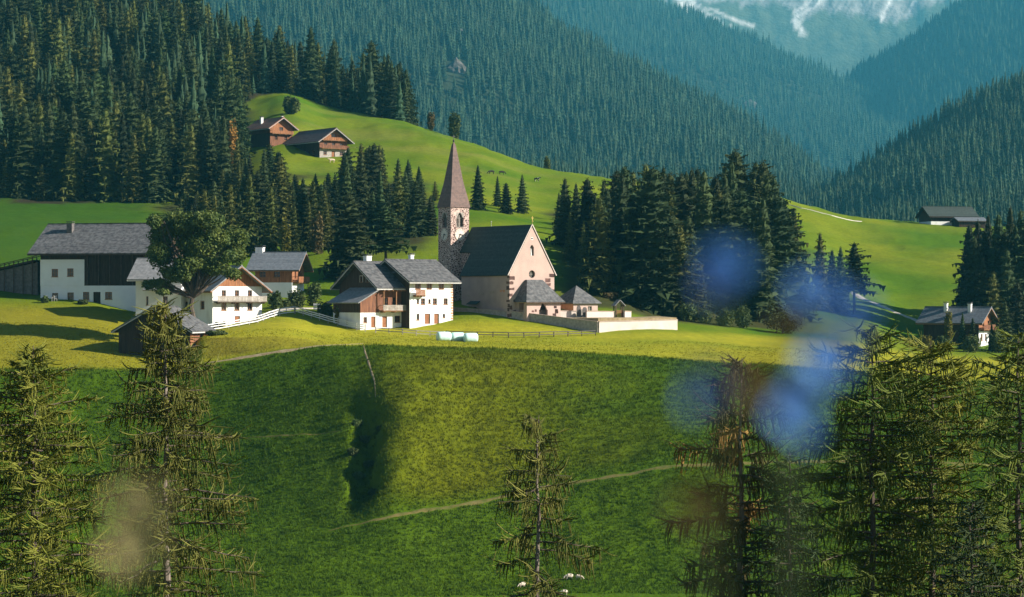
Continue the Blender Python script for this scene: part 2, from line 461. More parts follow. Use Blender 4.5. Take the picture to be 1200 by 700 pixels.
near = [(0.4, HZ + 1.25 * F / 0.4), (40, HZ + 8.5 * F / 40), (120, HZ + 24.0 * F / 120), (222, HZ + 45 * F / 222)]
def colm(*k):
    return near + list(k)
T = {
 -1500: colm((280, 708), (305, 600), (330, 500), (350, 432), (375, 388), (405, 353), (435, 318), (500, 272), (590, 232), (750, 118), (950, -40), (1200, -90)),
 -60: colm((280, 708), (305, 600), (330, 500), (350, 432), (375, 388), (405, 353), (435, 318), (500, 272), (590, 234), (750, 120), (950, -30), (1200, -80)),
 100: colm((280, 708), (308, 612), (338, 510), (350, 432), (375, 392), (405, 356), (435, 318), (500, 275), (590, 236), (750, 128), (950, 5), (1200, -10)),
 212: colm((280, 708), (308, 620), (337, 512), (352, 430), (368, 408), (393, 385), (430, 333), (482, 287), (590, 239), (750, 138), (925, 60), (1200, 75)),
 240: colm((280, 708), (308, 622), (337, 512), (351, 426), (358, 396), (390, 384), (430, 335), (480, 288), (590, 240), (750, 140), (920, 70), (1200, 90)),
 330: colm((280, 708), (306, 620), (334, 502), (351, 411), (357, 394), (390, 370), (430, 332), (480, 288), (600, 213), (820, 110), (900, 110), (1200, 260)),
 385: colm((280, 708), (305, 616), (331, 499), (351, 406), (357, 400), (390, 376), (425, 335), (470, 290), (600, 215), (810, 126), (890, 126), (1200, 290)),
 412: colm((280, 708), (305, 612), (329, 498), (351, 406), (370, 393), (391, 379), (425, 335), (470, 290), (600, 215), (800, 133), (880, 134), (1200, 300)),
 452: colm((280, 708), (304, 610), (327, 492), (350, 405), (372, 394), (391, 380), (425, 335), (470, 288), (600, 216), (780, 140), (870, 145), (1200, 310)),
 500: colm((280, 708), (306, 600), (327, 492), (352, 406), (374, 397), (390, 380), (425, 338), (470, 285), (600, 220), (755, 152), (850, 165), (1200, 320)),
 560: colm((280, 708), (309, 589), (330, 492), (353, 408), (374, 400), (392, 374), (420, 345), (470, 285), (600, 224), (740, 172), (830, 190), (1200, 330)),
 640: colm((280, 708), (312, 575), (332, 490), (354, 411), (375, 400), (391, 380), (420, 352), (470, 292), (600, 238), (720, 201), (800, 225), (1200, 340)),
 700: colm((280, 708), (313, 563), (333, 484), (355, 414), (375, 404), (388, 388), (420, 355), (470, 305), (600, 243), (710, 208), (800, 235), (1200, 346)),
 800: colm((280, 708), (315, 546), (335, 478), (357, 421), (375, 406), (395, 389), (425, 376), (470, 340), (600, 262), (700, 222), (800, 245), (1200, 346)),
 900: colm((280, 708), (316, 541), (336, 482), (357, 428), (380, 409), (415, 394), (440, 382), (480, 352), (600, 275), (700, 231), (800, 260), (1200, 346)),
 950: colm((280, 708), (316, 540), (336, 484), (357, 432), (380, 412), (418, 396), (440, 387), (485, 358), (600, 284), (700, 241), (800, 270), (1200, 346)),
 1000: colm((280, 708), (316, 540), (336, 486), (357, 435), (380, 418), (420, 401), (450, 386), (505, 354), (590, 303), (700, 254), (800, 285), (1200, 346)),
 1070: colm((280, 708), (316, 540), (336, 488), (357, 440), (385, 424), (425, 413), (455, 400), (505, 366), (590, 306), (700, 262), (800, 290), (1200, 346)),
 1200: colm((280, 708), (316, 545), (336, 495), (357, 449), (385, 432), (425, 419), (455, 404), (505, 366), (590, 310), (700, 268), (800, 290), (1200, 346)),
 2700: colm((280, 708), (316, 560), (336, 505), (357, 460), (385, 440), (425, 425), (455, 410), (505, 370), (590, 312), (700, 275), (800, 290), (1200, 346)),
}
pxs = np.concatenate([np.linspace(-1500, -160, 40), np.arange(-150, 1351, 3.6), np.linspace(1370, 2700, 40)])
Ds = np.concatenate([np.geomspace(0.4, 255, 60), np.arange(258, 275, 2.0), np.arange(276, 430, 0.7), np.arange(431, 620, 2.2), np.arange(623, 1000, 5), np.arange(1010, 1201, 20)])
def tbump(X, Y, S, PX):
    a = sstep(3.5, 4.2, S)
    b = 0.55 * fbm(X / 14, Y / 14, 1) + 0.16 * fbm(X / 3.0, Y / 2.2, 5)
    b = b * (0.45 + 0.75 * sstep(7.1, 6.6, S) + 1.2 * sstep(11, 12.5, S))
    # small terraces trodden along the steep slope
    st = np.sin(2 * math.pi * (S * 9 + 0.8 * fbm(X / 20, Y / 20, 9))) * 0.10 * sstep(5.1, 5.4, S) * sstep(7.0, 6.7, S)
    # the spur's left flank: a steep drop into a hollow that eases out leftwards
    q = PX + 13 * fbm(X / 8, Y / 8, 19) + 8 * fbm(X / 2.5, Y / 3, 23) - 14 * (S - 5.8)
    holl = -3.2 * sstep(450, 432, q) * sstep(398, 426, q) * sstep(5.05, 5.5, S) * sstep(6.3, 5.85, S)
    bulge = 1.5 * np.exp(-((q - 470) / 28.0) ** 2) * sstep(4.9, 5.4, S) * sstep(6.7, 6.1, S)
    return a * (b + st + holl + bulge)
G = Loft(T, pxs, Ds, tbump)

def ground_tint():
    X, Y, S = G.X, G.Y, G.S
    PX = np.repeat(G.px[:, None], len(G.D), 1)
    lush = np.array([0.052, 0.098, 0.003]); dry = np.array([0.102, 0.116, 0.004]); mown = np.array([0.290, 0.270, 0.018])
    field = np.array([0.064, 0.132, 0.005]); floor = np.array([0.035, 0.030, 0.016]); pale = np.array([0.21, 0.195, 0.04])
    n1 = fbm(X / 25, Y / 25, 21); n2 = fbm(X / 7, Y / 5, 31); n3 = fbm(X / 60, Y / 14, 41)
    mix = lambda A, B, t: A * (1 - t[..., None]) + B * t[..., None]
    C = np.broadcast_to(lush, X.shape + (3,)).copy()
    spur = np.exp(-((PX - 550) / 150.0) ** 2) * sstep(4.9, 5.3, S) * sstep(7.1, 6.6, S)
    C = mix(C, dry, np.clip(spur * 1.05 + 0.25 * n1 + 0.2 * n2, 0, 1) * (0.25 + 0.75 * sstep(380, 500, PX)))
    C = mix(C, lush * 0.8, sstep(455, 405, PX) * sstep(4.9, 5.4, S) * sstep(7, 6.6, S) * 0.25)
    low = sstep(5.2, 4.8, S)
    C = mix(C, np.array([0.064, 0.112, 0.004]), low * np.clip(0.6 + n1, 0, 1))
    ter = sstep(6.93, 7.08, S)
    C = mix(C, mix(np.broadcast_to(mown, C.shape), np.array([0.15, 0.19, 0.012]), np.clip(0.35 + 0.6 * n3 + 0.35 * n2 - 0.2, 0, 1)), ter)
    C = mix(C, np.array([0.165, 0.150, 0.011]), ter * sstep(9.3, 8.8, S) * sstep(200, 130, PX) * 0.75)
    bank = sstep(7.03, 7.2, S) * sstep(8.05, 7.85, S) * sstep(232, 246, PX) * sstep(392, 350, PX)
    C = mix(C, np.array([0.120, 0.098, 0.014]), bank * np.clip(0.75 + 0.6 * n2, 0, 1))
    lawn = sstep(8.6, 9.2, S)
    C = mix(C, field, lawn * np.clip(0.8 + 0.4 * n1, 0, 1))
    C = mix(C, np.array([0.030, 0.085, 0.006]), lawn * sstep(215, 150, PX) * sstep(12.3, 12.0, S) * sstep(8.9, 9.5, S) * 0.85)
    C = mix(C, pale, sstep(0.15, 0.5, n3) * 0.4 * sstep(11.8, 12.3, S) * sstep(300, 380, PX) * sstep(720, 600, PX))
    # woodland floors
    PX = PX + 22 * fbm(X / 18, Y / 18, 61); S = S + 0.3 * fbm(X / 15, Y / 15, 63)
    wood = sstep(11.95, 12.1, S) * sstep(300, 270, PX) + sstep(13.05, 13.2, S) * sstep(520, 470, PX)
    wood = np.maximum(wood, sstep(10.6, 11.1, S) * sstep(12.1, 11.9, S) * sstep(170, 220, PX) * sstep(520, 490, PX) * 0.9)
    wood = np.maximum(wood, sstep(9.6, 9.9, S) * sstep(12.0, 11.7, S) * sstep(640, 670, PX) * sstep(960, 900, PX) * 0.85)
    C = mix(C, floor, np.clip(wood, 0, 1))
    return C
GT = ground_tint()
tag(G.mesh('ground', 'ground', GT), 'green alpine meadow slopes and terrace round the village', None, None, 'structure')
# ------------------------------------------------------------------ mountains behind
def mloft(table, p0, p1, dp, d0, d1, dd, bump):
    return Loft(table, np.arange(p0, p1 + 1, dp), np.arange(d0, d1 + 1, dd), bump)
def mb(amp, sc_, seed):
    return lambda X, Y, S, PX: amp * fbm(X / sc_, Y / sc_, seed, 5) * sstep(0, 0.6, S)
# central mountain side falling to the right, nearest spur
M1 = mloft({
 -300: [(1300, 330), (2730, 140), (3458, -30), (4186, -160), (4914, -130)],
 300: [(1300, 330), (2730, 150), (3458, -10), (4186, -140), (4914, -110)],
 500: [(1300, 330), (2730, 180), (3458, 30), (4186, -80), (4914, -60)],
 620: [(1300, 330), (2730, 205), (3458, 75), (4004, 8), (4914, 60)],
 700: [(1300, 330), (2730, 215), (3367, 110), (3822, 62), (4914, 130)],
 800: [(1300, 330), (2730, 230), (3276, 155), (3731, 118), (4914, 190)],
 900: [(1300, 330), (2639, 252), (3185, 200), (3549, 178), (4914, 240)],
 970: [(1300, 330), (2639, 275), (3094, 250), (3458, 240), (4914, 280)],
 1100: [(1300, 340), (2639, 310), (3094, 300), (3458, 300), (4914, 320)],
 1700: [(1300, 340), (2639, 320), (3094, 320), (3458, 330), (4914, 340)]}, -300, 1700, 8, 1300, 4900, 30, mb(48, 320, 51))
# the slope behind it
M2 = mloft({
 200: [(4360, 300), (5738, 60), (6885, -120), (7574, -200), (8492, -150)],
 600: [(4360, 300), (5738, 90), (6885, -40), (7574, -110), (8492, -60)],
 760: [(4360, 300), (5738, 130), (6656, 40), (7344, 0), (8492, 60)],
 880: [(4360, 300), (5738, 160), (6541, 85), (7115, 55), (8492, 110)],
 980: [(4360, 300), (5508, 195), (6311, 130), (6885, 98), (8492, 160)],
 1070: [(4360, 300), (5508, 220), (6196, 170), (6656, 150), (8492, 210)],
 1140: [(4360, 300), (5508, 240), (6196, 215), (6656, 205), (8492, 240)],
 1500: [(4360, 300), (5508, 290), (6196, 290), (6656, 290), (8492, 300)]}, 200, 1500, 10, 4360, 8490, 50, mb(78, 520, 61))
# right far slope
M3 = mloft({
 900: [(5083, 300), (5967, 270), (6630, 250), (7293, 240), (8619, 280)],
 985: [(5083, 300), (5967, 210), (6630, 150), (7293, 110), (8619, 160)],
 1040: [(5083, 290), (5967, 180), (6630, 105), (7293, 72), (8619, 120)],
 1110: [(5083, 280), (5967, 150), (6630, 65), (7293, 28), (8619, 80)],
 1200: [(5083, 270), (5967, 115), (6630, 20), (7293, -22), (8619, 20)],
 1700: [(5083, 250), (5967, 20), (6630, -120), (7293, -180), (8619, -140)]}, 900, 1700, 10, 5083, 8600, 50, mb(65, 500, 71))
# near right ridge
M4 = mloft({
 850: [(1260, 330), (1800, 300), (2175, 285), (2475, 280), (2850, 300)],
 945: [(1260, 320), (1800, 290), (2175, 262), (2475, 252), (2850, 280)],
 1000: [(1260, 315), (1800, 280), (2175, 238), (2475, 216), (2850, 250)],
 1060: [(1260, 310), (1800, 265), (2175, 210), (2475, 178), (2850, 220)],
 1120: [(1260, 305), (1800, 250), (2175, 180), (2475, 143), (2850, 190)],
 1200: [(1260, 300), (1800, 240), (2175, 150), (2475, 108), (2850, 150)],
 1700: [(1260, 280), (1800, 180), (2175, 30), (2475, -60), (2850, -40)]}, 850, 1700, 10, 1260, 2850, 20, mb(20, 180, 81))
# rock cirque far behind
def crag(X, Y, S, PX):
    return 95 * fbm(X / 750, Y / 750, 91, 6) + 75 * np.abs(fbm(X / 170, Y / 600, 95, 5)) * sstep(2.0, 3.0, S)
M5 = mloft({
 400: [(6656, 320), (8262, 190), (9868, 60), (11246, -28), (12420, 30)],
 760: [(6656, 320), (8262, 190), (9868, 62), (11246, -28), (12420, 30)],
 880: [(6656, 320), (8262, 205), (9868, 88), (11246, -28), (12420, 30)],
 1000: [(6656, 320), (8262, 215), (9868, 105), (11246, -28), (12420, 30)],
 1130: [(6656, 320), (8262, 190), (9868, 70), (11246, -28), (12420, 30)],
 1700: [(6656, 320), (8262, 150), (9868, 20), (11246, -28), (12420, 30)]}, 400, 1700, 3, 6656, 12420, 28, crag)
def rock_tint():
    PX = np.repeat(M5.px[:, None], len(M5.D), 1)
    row = HZ + (EYE - M5.Z) * F / M5.Y
    wob = 13 * fbm(PX / 34, M5.S * 2, 3) + 9 * fbm(PX / 6, row / 14, 13)
    turf = np.array([0.075, 0.085, 0.045]); scree = np.array([0.30, 0.285, 0.265]); rock = np.array([0.15, 0.142, 0.13])
    edge = np.interp(PX, [700, 750, 800, 850, 890, 915, 930, 950, 965, 990, 1040, 1090, 1140, 1200], [-30, -8, 2, 8, 2, 4, 16, 18, 10, 14, 22, 14, -6, -20])
    t = sstep(2.5, -3.5, row - edge + wob * 0.75)
    st = np.clip(0.5 + 0.75 * fbm((PX + row * 0.5) / 3.0, row / 40, 17), 0, 1)
    c = rock * (1 - st[..., None]) + scree * st[..., None]
    C = turf * (1 - t[..., None]) + c * t[..., None]
    def streak(pts, wd):
        xx = np.interp(row, [p[1] for p in pts], [p[0] for p in pts])
        ok = (row < pts[-1][1] + 6 * fbm(PX / 6, row / 6, 5)) * 1.0
        return np.exp(-np.abs((PX - xx + 2 * fbm(row / 7, PX / 30, 8)) / (wd * (1 + 0.35 * fbm(PX / 6, row / 6, 9)))) ** 4) * ok
    s = 0
    for pts, wd in (([(790, -30), (812, 4), (845, 16), (888, 34)], 4.5), ([(780, -30), (800, 2), (825, 14), (852, 30)], 3.5), ([(796, -30), (798, 4), (804, 14), (814, 25)], 2.6),
                    ([(985, -30), (962, 2), (940, 16), (936, 28), (945, 46)], 4.5), ([(960, -30), (948, 2), (932, 14), (931, 26), (938, 38)], 3.5), ([(1050, -30), (1042, 4), (1035, 14), (1032, 24)], 3.0), ([(1080, -30), (1072, 2), (1066, 12), (1062, 18)], 2.6)):
        s = s + streak(pts, wd)
    s = np.clip(s, 0, 1)
    s = s * np.clip(0.75 + 0.6 * fbm((PX + row * 0.8) / 2.6, row / 22, 27), 0.15, 1)
    C = C * (1 - s[..., None]) + np.array([0.58, 0.555, 0.52]) * s[..., None]
    return C
def flat(L, c):
    return np.broadcast_to(np.array(c), L.X.shape + (3,)).copy()
for L_, lab, tn in ((M1, 'forested mountain side falling to the right behind the village', flat(M1, (0.03, 0.04, 0.02))),
                    (M2, 'paler forested slope behind the central mountain side', flat(M2, (0.03, 0.042, 0.022))),
                    (M3, 'hazy forested slope at upper right', flat(M3, (0.03, 0.042, 0.022))),
                    (M4, 'dark wooded ridge rising at the right edge', flat(M4, (0.03, 0.035, 0.02))),
                    (M5, 'pale rock cirque with scree gullies at the top', rock_tint())):
    tag(L_.mesh('mountain', 'rockface', tn), lab, None, None, 'structure')
# bare rock outcrops showing among the trees of the central mountain side
def rock_outcrop(L, px, row, wpx, hpx, label):
    p = L.hit(px, row, L.D[0])
    s_ = p.y / F
    bm_v, bm_f = [], []
    n, k = 14, 7
    for j in range(k + 1):
        for i in range(n):
            a = 2 * math.pi * i / n
            r = math.sin(math.pi * j / k * 0.92 + 0.12)
            q = Vector((math.cos(a) * wpx * s_ / 2 * r, math.sin(a) * wpx * s_ / 3 * r, (0.5 - j / k) * hpx * s_ * 1.3))
            nn = 1 + 0.35 * float(fbm(np.array([q.x / 6.0 + px]), np.array([q.z / 5.0 + q.y / 9.0]), 4)[0])
            bm_v.append((q.x * nn, q.y * nn, q.z * nn))
    for j in range(k):
        for i in range(n):
            bm_f.append((j * n + i, (j + 1) * n + i, (j + 1) * n + (i + 1) % n, j * n + (i + 1) % n))
    bm_f.append(tuple(range(n))); bm_f.append(tuple(k * n + i for i in range(n))[::-1])
    m_ = MB(); m_.add(bm_v, bm_f)
    o = m_.build('rock_outcrop', 'outcrop')
    o.location = p + Vector((0, 0, 2))
    tag(o, label, 'rock')
OUTC = [(M1, 534, 84, 26, 20, 'grey rock outcrop among trees above the church spire'),
        (M1, 540, 41, 14, 9, 'small pale rock ledge above the larger outcrop'),
        (M2, 880, 127, 22, 14, 'pale rock outcrop high above the spruce grove')]
for a_ in OUTC:
    rock_outcrop(*a_)

# ------------------------------------------------------------------ conifers
def conifer_mesh(seed, H, Rr, levels, per, twigs=2, base=0.07, droop=0.35, power=0.85, sway=0.25, fat=0.26, fingers=0, core=0.0):
    r = random.Random(seed)
    V, Fc = [], []
    def tri(*p):
        n = len(V); V.extend(p); Fc.append((n, n + 1, n + 2))
    for i in range(levels):
        t = base + (0.985 - base) * (i / (levels - 1)) ** 0.92
        z = H * t
        rad = Rr * (1 - (t - base) / (1 - base)) ** power * (0.93 + sway * math.sin(i * 1.7 + seed)) + 0.12
        n = max(4, int(per * (0.55 + 0.45 * (1 - t))))
        a0 = r.uniform(0, 6.28)
        for k in range(n):
            a = a0 + 2 * math.pi * k / n + r.uniform(-0.35, 0.35)
            ln = rad * r.uniform(0.62, 1.18)
            d = Vector((math.cos(a), math.sin(a), 0)); sd = Vector((-d.y, d.x, 0))
            zz = z + r.uniform(-0.4, 0.4) * H / levels
            dr = droop * (1 - t) * r.uniform(0.6, 1.4) - 0.30 * t
            P = lambda u: d * (ln * u) + Vector((0, 0, zz - ln * dr * u * u + ln * 0.06 * math.sin(u * 3)))
            w = ln * fat
            p0, p1, p2, p3 = P(0.02), P(0.4), P(0.72), P(1.0)
            dn = Vector((0, 0, -w * 0.45))
            tri(p0, p1 + sd * w + dn, p1); tri(p0, p1, p1 - sd * w + dn)
            tri(p1, p2 + sd * w * 0.8 + dn, p2); tri(p1, p2, p2 - sd * w * 0.8 + dn)
            tri(p1 + sd * w * 0.4, p2 + sd * w * 0.75 + dn, p3); tri(p1 - sd * w * 0.4, p3, p2 - sd * w * 0.75 + dn)
            for q in range(fingers):
                u = r.uniform(0.25, 0.8); b = P(u); sg = 1 if q % 2 else -1
                ft = b + (d * 0.75 + sd * sg * r.uniform(0.6, 1.0)) * ln * (0.42 * (1.05 - u) + 0.06) + Vector((0, 0, -ln * 0.10 * r.random()))
                m2 = b.lerp(ft, 0.5); n2 = (ft - b).cross(Vector((0, 0, 1))).normalized() * ln * 0.055
                tri(b, m2 + n2, ft); tri(b, ft, m2 - n2 + Vector((0, 0, -ln * 0.05)))
            for q in range(twigs):
                u = r.uniform(0.3, 0.95); b = P(u) + sd * r.uniform(-w, w) * 0.6
                h = ln * r.uniform(0.16, 0.34)
                tri(b - d * h * 0.28, b + d * h * 0.28, b + Vector((0, 0, -h)) + d * r.uniform(-0.1, 0.1))
    if core:
        n, k = (15, 28) if fingers else (9, 14)
        b0 = len(V)
        for j in range(k + 1):
            t = base + 0.02 + (0.95 - base) * j / k
            rr_ = Rr * (1 - (t - base) / (1 - base)) ** power * core
            for i in range(n):
                a = 2 * math.pi * i / n
                q = rr_ * r.uniform(0.66, 1.12) * (1.14 if j % 2 else 0.74) + 0.03
                V.append(Vector((math.cos(a) * q, math.sin(a) * q, H * t - q * 0.25 * r.random())))
        for j in range(k):
            for i in range(n):
                a_, b_ = b0 + j * n + i, b0 + j * n + (i + 1) % n
                Fc.append((a_, b_, b_ + n)); Fc.append((a_, b_ + n, a_ + n))
    top = Vector((0, 0, H))
    for k in range(3):
        a = k * 2.1 + seed
        tri(top, Vector((math.cos(a) * 0.16, math.sin(a) * 0.16, H * 0.955)), Vector((math.cos(a + 2.1) * 0.16, math.sin(a + 2.1) * 0.16, H * 0.955)))
    return V, Fc

def tree_data(name, seed, H, Rr, levels, per, m, bark='bark', **kw):
    V, Fc = conifer_mesh(seed, H, Rr, levels, per, **kw)
    c = bpy.data.meshes.new(name + '_crown'); c.from_pydata([tuple(p) for p in V], [], Fc); c.materials.append(MATS[m])
    tb = MB(); tb.tube([(0, 0, -1.0), (0, 0, H * 0.3), (0, 0, H * 0.65), (0, 0, H * 0.97)], [H * 0.014 + 0.03, H * 0.011, H * 0.006, 0.02], 6)
    t = bpy.data.meshes.new(name + '_trunk'); t.from_pydata(tb.v, [], tb.f); t.materials.append(MATS[bark])
    return c, t
KINDS_ = {'spruce': [tree_data('spruce', 10 + i, 20, 4.0 + 0.45 * (i % 3), 42, 17, 'spruce', base=0.03, power=(0.6, 0.75, 0.52, 0.68)[i], sway=0.38, fat=0.15, fingers=3, twigs=2, core=0.74) for i in range(4)],
          'slim': [tree_data('slim', 20 + i, 20, 3.1 + 0.3 * i, 42, 15, 'spruce', power=0.7, sway=0.35, base=0.03, fat=0.15, fingers=3, twigs=2, core=0.74) for i in range(2)],
          'larch': [tree_data('larch', 30 + i, 20, 3.6 + 0.3 * i, 40, 15, 'larch_mid', twigs=3, power=0.55, sway=0.5, base=0.04, fat=0.13, fingers=4, core=0.62) for i in range(2)],
          'pine': [tree_data('pine', 40 + i, 20, 3.8, 28, 14, 'spruce', base=0.30, fat=0.15, fingers=4, twigs=3, core=0.5, power=0.6, sway=0.5) for i in range(2)]}
NTREE = [0]
def tree(kind, loc, H, label, group=None, wide=1.0, cat='tree'):
    c, t = KINDS_[kind][NTREE[0] % len(KINDS_[kind])]
    NTREE[0] += 1
    nm = {'spruce': 'spruce_tree', 'slim': 'spruce_tree', 'larch': 'larch_tree', 'pine': 'pine_tree'}[kind]
    e = empty(nm, loc, random.uniform(0, 6.28))
    s = H / 20.0
    e.scale = (s * wide * random.uniform(0.92, 1.1), s * wide * random.uniform(0.92, 1.1), s)
    for n_, me in (('crown', c), ('trunk', t)):
        o = bpy.data.objects.new(n_, me); col.objects.link(o); o.parent = e
    tag(e, label, cat, group)
    return e

def gn_forest(name, label, pts, scales, sources, group_idx=None):
    """One mass of far trees: the points carry size and turn, geometry nodes put a tree on each."""
    me = bpy.data.meshes.new(name)
    me.from_pydata([tuple(p) for p in pts], [], [])
    n = len(pts)
    a = me.attributes.new('sz', 'FLOAT_VECTOR', 'POINT')
    s3 = np.stack([scales * rng.uniform(0.8, 1.2, n), scales * rng.uniform(0.8, 1.2, n), scales * rng.uniform(0.85, 1.2, n)], 1).astype(np.float32)
    a.data.foreach_set('vector', s3.ravel())
    b = me.attributes.new('turn', 'FLOAT_VECTOR', 'POINT')
    tr = np.zeros((n, 3), np.float32); tr[:, 2] = rng.uniform(0, 6.28, n)
    b.data.foreach_set('vector', tr.ravel())
    o = bpy.data.objects.new(name, me)
    col.objects.link(o)
    g = bpy.data.node_groups.new(name, 'GeometryNodeTree')
    g.interface.new_socket('Geometry', in_out='INPUT', socket_type='NodeSocketGeometry')
    g.interface.new_socket('Geometry', in_out='OUTPUT', socket_type='NodeSocketGeometry')
    N = g.nodes.new
    gi, go = N('NodeGroupInput'), N('NodeGroupOutput')
    iop = N('GeometryNodeInstanceOnPoints')
    jn = N('GeometryNodeJoinGeometry')
    for s in sources:
        oi = N('GeometryNodeObjectInfo'); oi.transform_space = 'ORIGINAL'
        oi.inputs['Object'].default_value = s
        oi.inputs['As Instance'].default_value = True
        g.links.new(oi.outputs['Geometry'], jn.inputs[0])
    g.links.new(gi.outputs[0], iop.inputs['Points'])
    g.links.new(jn.outputs[0], iop.inputs['Instance'])
    iop.inputs['Pick Instance'].default_value = True
    rv = N('FunctionNodeRandomValue'); rv.data_type = 'INT'
    rv.inputs[4].default_value = 0; rv.inputs[5].default_value = len(sources) - 1
    g.links.new(rv.outputs[2], iop.inputs['Instance Index'])
    for nm, sk, ty in (('sz', 'Scale', 'FLOAT_VECTOR'), ('turn', 'Rotation', 'FLOAT_VECTOR')):
        na = N('GeometryNodeInputNamedAttribute'); na.data_type = ty; na.inputs[0].default_value = nm
        if sk == 'Rotation':
            er = N('FunctionNodeEulerToRotation'); g.links.new(na.outputs[0], er.inputs[0]); g.links.new(er.outputs[0], iop.inputs[sk])
        else:
            g.links.new(na.outputs[0], iop.inputs[sk])
    g.links.new(iop.outputs[0], go.inputs[0])
    md = o.modifiers.new('forest', 'NODES'); md.node_group = g
    tag(o, label, 'forest', None, 'stuff')
    return o

# two light trees, standing on the central mountain side, lend their shape to the far forests
def light_tree(px, D, seed, label):
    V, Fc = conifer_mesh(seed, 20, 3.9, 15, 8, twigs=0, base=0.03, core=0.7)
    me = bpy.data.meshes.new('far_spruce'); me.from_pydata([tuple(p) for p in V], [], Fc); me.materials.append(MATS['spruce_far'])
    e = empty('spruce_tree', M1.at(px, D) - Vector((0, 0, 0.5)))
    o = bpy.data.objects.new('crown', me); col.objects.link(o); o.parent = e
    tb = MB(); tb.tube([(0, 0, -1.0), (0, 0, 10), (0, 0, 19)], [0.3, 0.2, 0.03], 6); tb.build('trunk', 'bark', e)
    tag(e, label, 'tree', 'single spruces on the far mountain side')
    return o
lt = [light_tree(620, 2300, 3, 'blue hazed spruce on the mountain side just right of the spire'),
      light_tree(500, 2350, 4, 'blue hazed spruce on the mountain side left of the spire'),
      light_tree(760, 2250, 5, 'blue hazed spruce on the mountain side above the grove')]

def scatter(L, p0, p1, d0, d1, spacing, dens=lambda px, S, x, y: 1.0, hmin=0.7, hmax=1.15):
    """Even spread of trees over a height field, by area on the ground."""
    x0, x1 = min((p0 - 600) / F * d for d in (d0, d1)), max((p1 - 600) / F * d for d in (d0, d1))
    nx, ny = int((x1 - x0) / spacing) + 1, int((d1 - d0) / spacing) + 1
    gx, gy = np.meshgrid(np.arange(nx), np.arange(ny))
    x = x0 + (gx + rng.uniform(-0.5, 0.5, gx.shape)) * spacing
    y = d0 + (gy + rng.uniform(-0.5, 0.5, gy.shape)) * spacing
    x, y = x.ravel(), y.ravel()
    px = 600 + F * x / y
    S = L.samp(L.S, x, y)
    keep = (px > p0) & (px < p1) & (rng.random(len(x)) < dens(px, S, x, y))
    x, y = x[keep], y[keep]
    z = L.samp(L.Z, x, y) - 0.4
    return np.stack([x, y, z], 1), rng.uniform(hmin, hmax, len(x)) ** 1.2
def clear(seed, sc_, thr):
    def f(px, S, x, y):
        d = 1.0 * (fbm(x / sc_, y / sc_, seed) > thr) * (S < 3.05)
        row = HZ + (EYE - 0) * 0
        return d
    return f
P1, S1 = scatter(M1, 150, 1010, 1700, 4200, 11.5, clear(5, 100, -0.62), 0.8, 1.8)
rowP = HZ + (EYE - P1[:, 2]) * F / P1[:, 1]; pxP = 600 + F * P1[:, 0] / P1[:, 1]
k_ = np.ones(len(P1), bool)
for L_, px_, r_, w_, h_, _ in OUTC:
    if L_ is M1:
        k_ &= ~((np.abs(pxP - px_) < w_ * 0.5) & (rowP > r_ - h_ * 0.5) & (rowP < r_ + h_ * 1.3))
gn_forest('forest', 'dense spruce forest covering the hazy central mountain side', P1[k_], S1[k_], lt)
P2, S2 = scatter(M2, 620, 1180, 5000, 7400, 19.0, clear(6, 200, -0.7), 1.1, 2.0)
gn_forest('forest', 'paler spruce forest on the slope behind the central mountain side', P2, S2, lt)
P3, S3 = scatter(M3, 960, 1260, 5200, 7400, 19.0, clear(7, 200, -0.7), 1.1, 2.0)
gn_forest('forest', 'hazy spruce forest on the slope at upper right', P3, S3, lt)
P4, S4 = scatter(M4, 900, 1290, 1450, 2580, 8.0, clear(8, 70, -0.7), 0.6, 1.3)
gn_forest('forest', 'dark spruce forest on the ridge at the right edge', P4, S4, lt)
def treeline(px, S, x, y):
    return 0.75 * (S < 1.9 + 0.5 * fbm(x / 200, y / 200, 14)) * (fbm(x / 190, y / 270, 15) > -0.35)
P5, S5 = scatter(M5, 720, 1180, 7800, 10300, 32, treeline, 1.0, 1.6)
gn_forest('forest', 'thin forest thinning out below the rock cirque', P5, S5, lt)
# ------------------------------------------------------------------ building kit
def clip(poly, a, b, c):            # keep the side a*u + b*v <= c of a convex polygon
    out = []
    for i in range(len(poly)):
        p, q = poly[i], poly[(i + 1) % len(poly)]
        fp, fq = a * p[0] + b * p[1] - c, a * q[0] + b * q[1] - c
        if fp <= 1e-9:
            out.append(p)
        if (fp < -1e-9 and fq > 1e-9) or (fp > 1e-9 and fq < -1e-9):
            t = fp / (fp - fq)
            out.append((p[0] + (q[0] - p[0]) * t, p[1] + (q[1] - p[1]) * t))
    return out

class Face:
    """A wall plane: origin at its lower left as seen from outside, u to the right, v up."""
    def __init__(s, o, u, n):
        s.o, s.u, s.n = Vector(o), Vector(u).normalized(), Vector(n).normalized()
    def p(s, u, v, d=0.0):
        return s.o + s.u * u + Vector((0, 0, v)) + s.n * d
    def bx(s, m_, u0, u1, v0, v1, d0, d1):
        m_.hexa([s.p(u0, v0, d1), s.p(u1, v0, d1), s.p(u1, v0, d0), s.p(u0, v0, d0)], [s.p(u0, v1, d1), s.p(u1, v1, d1), s.p(u1, v1, d0), s.p(u0, v1, d0)])

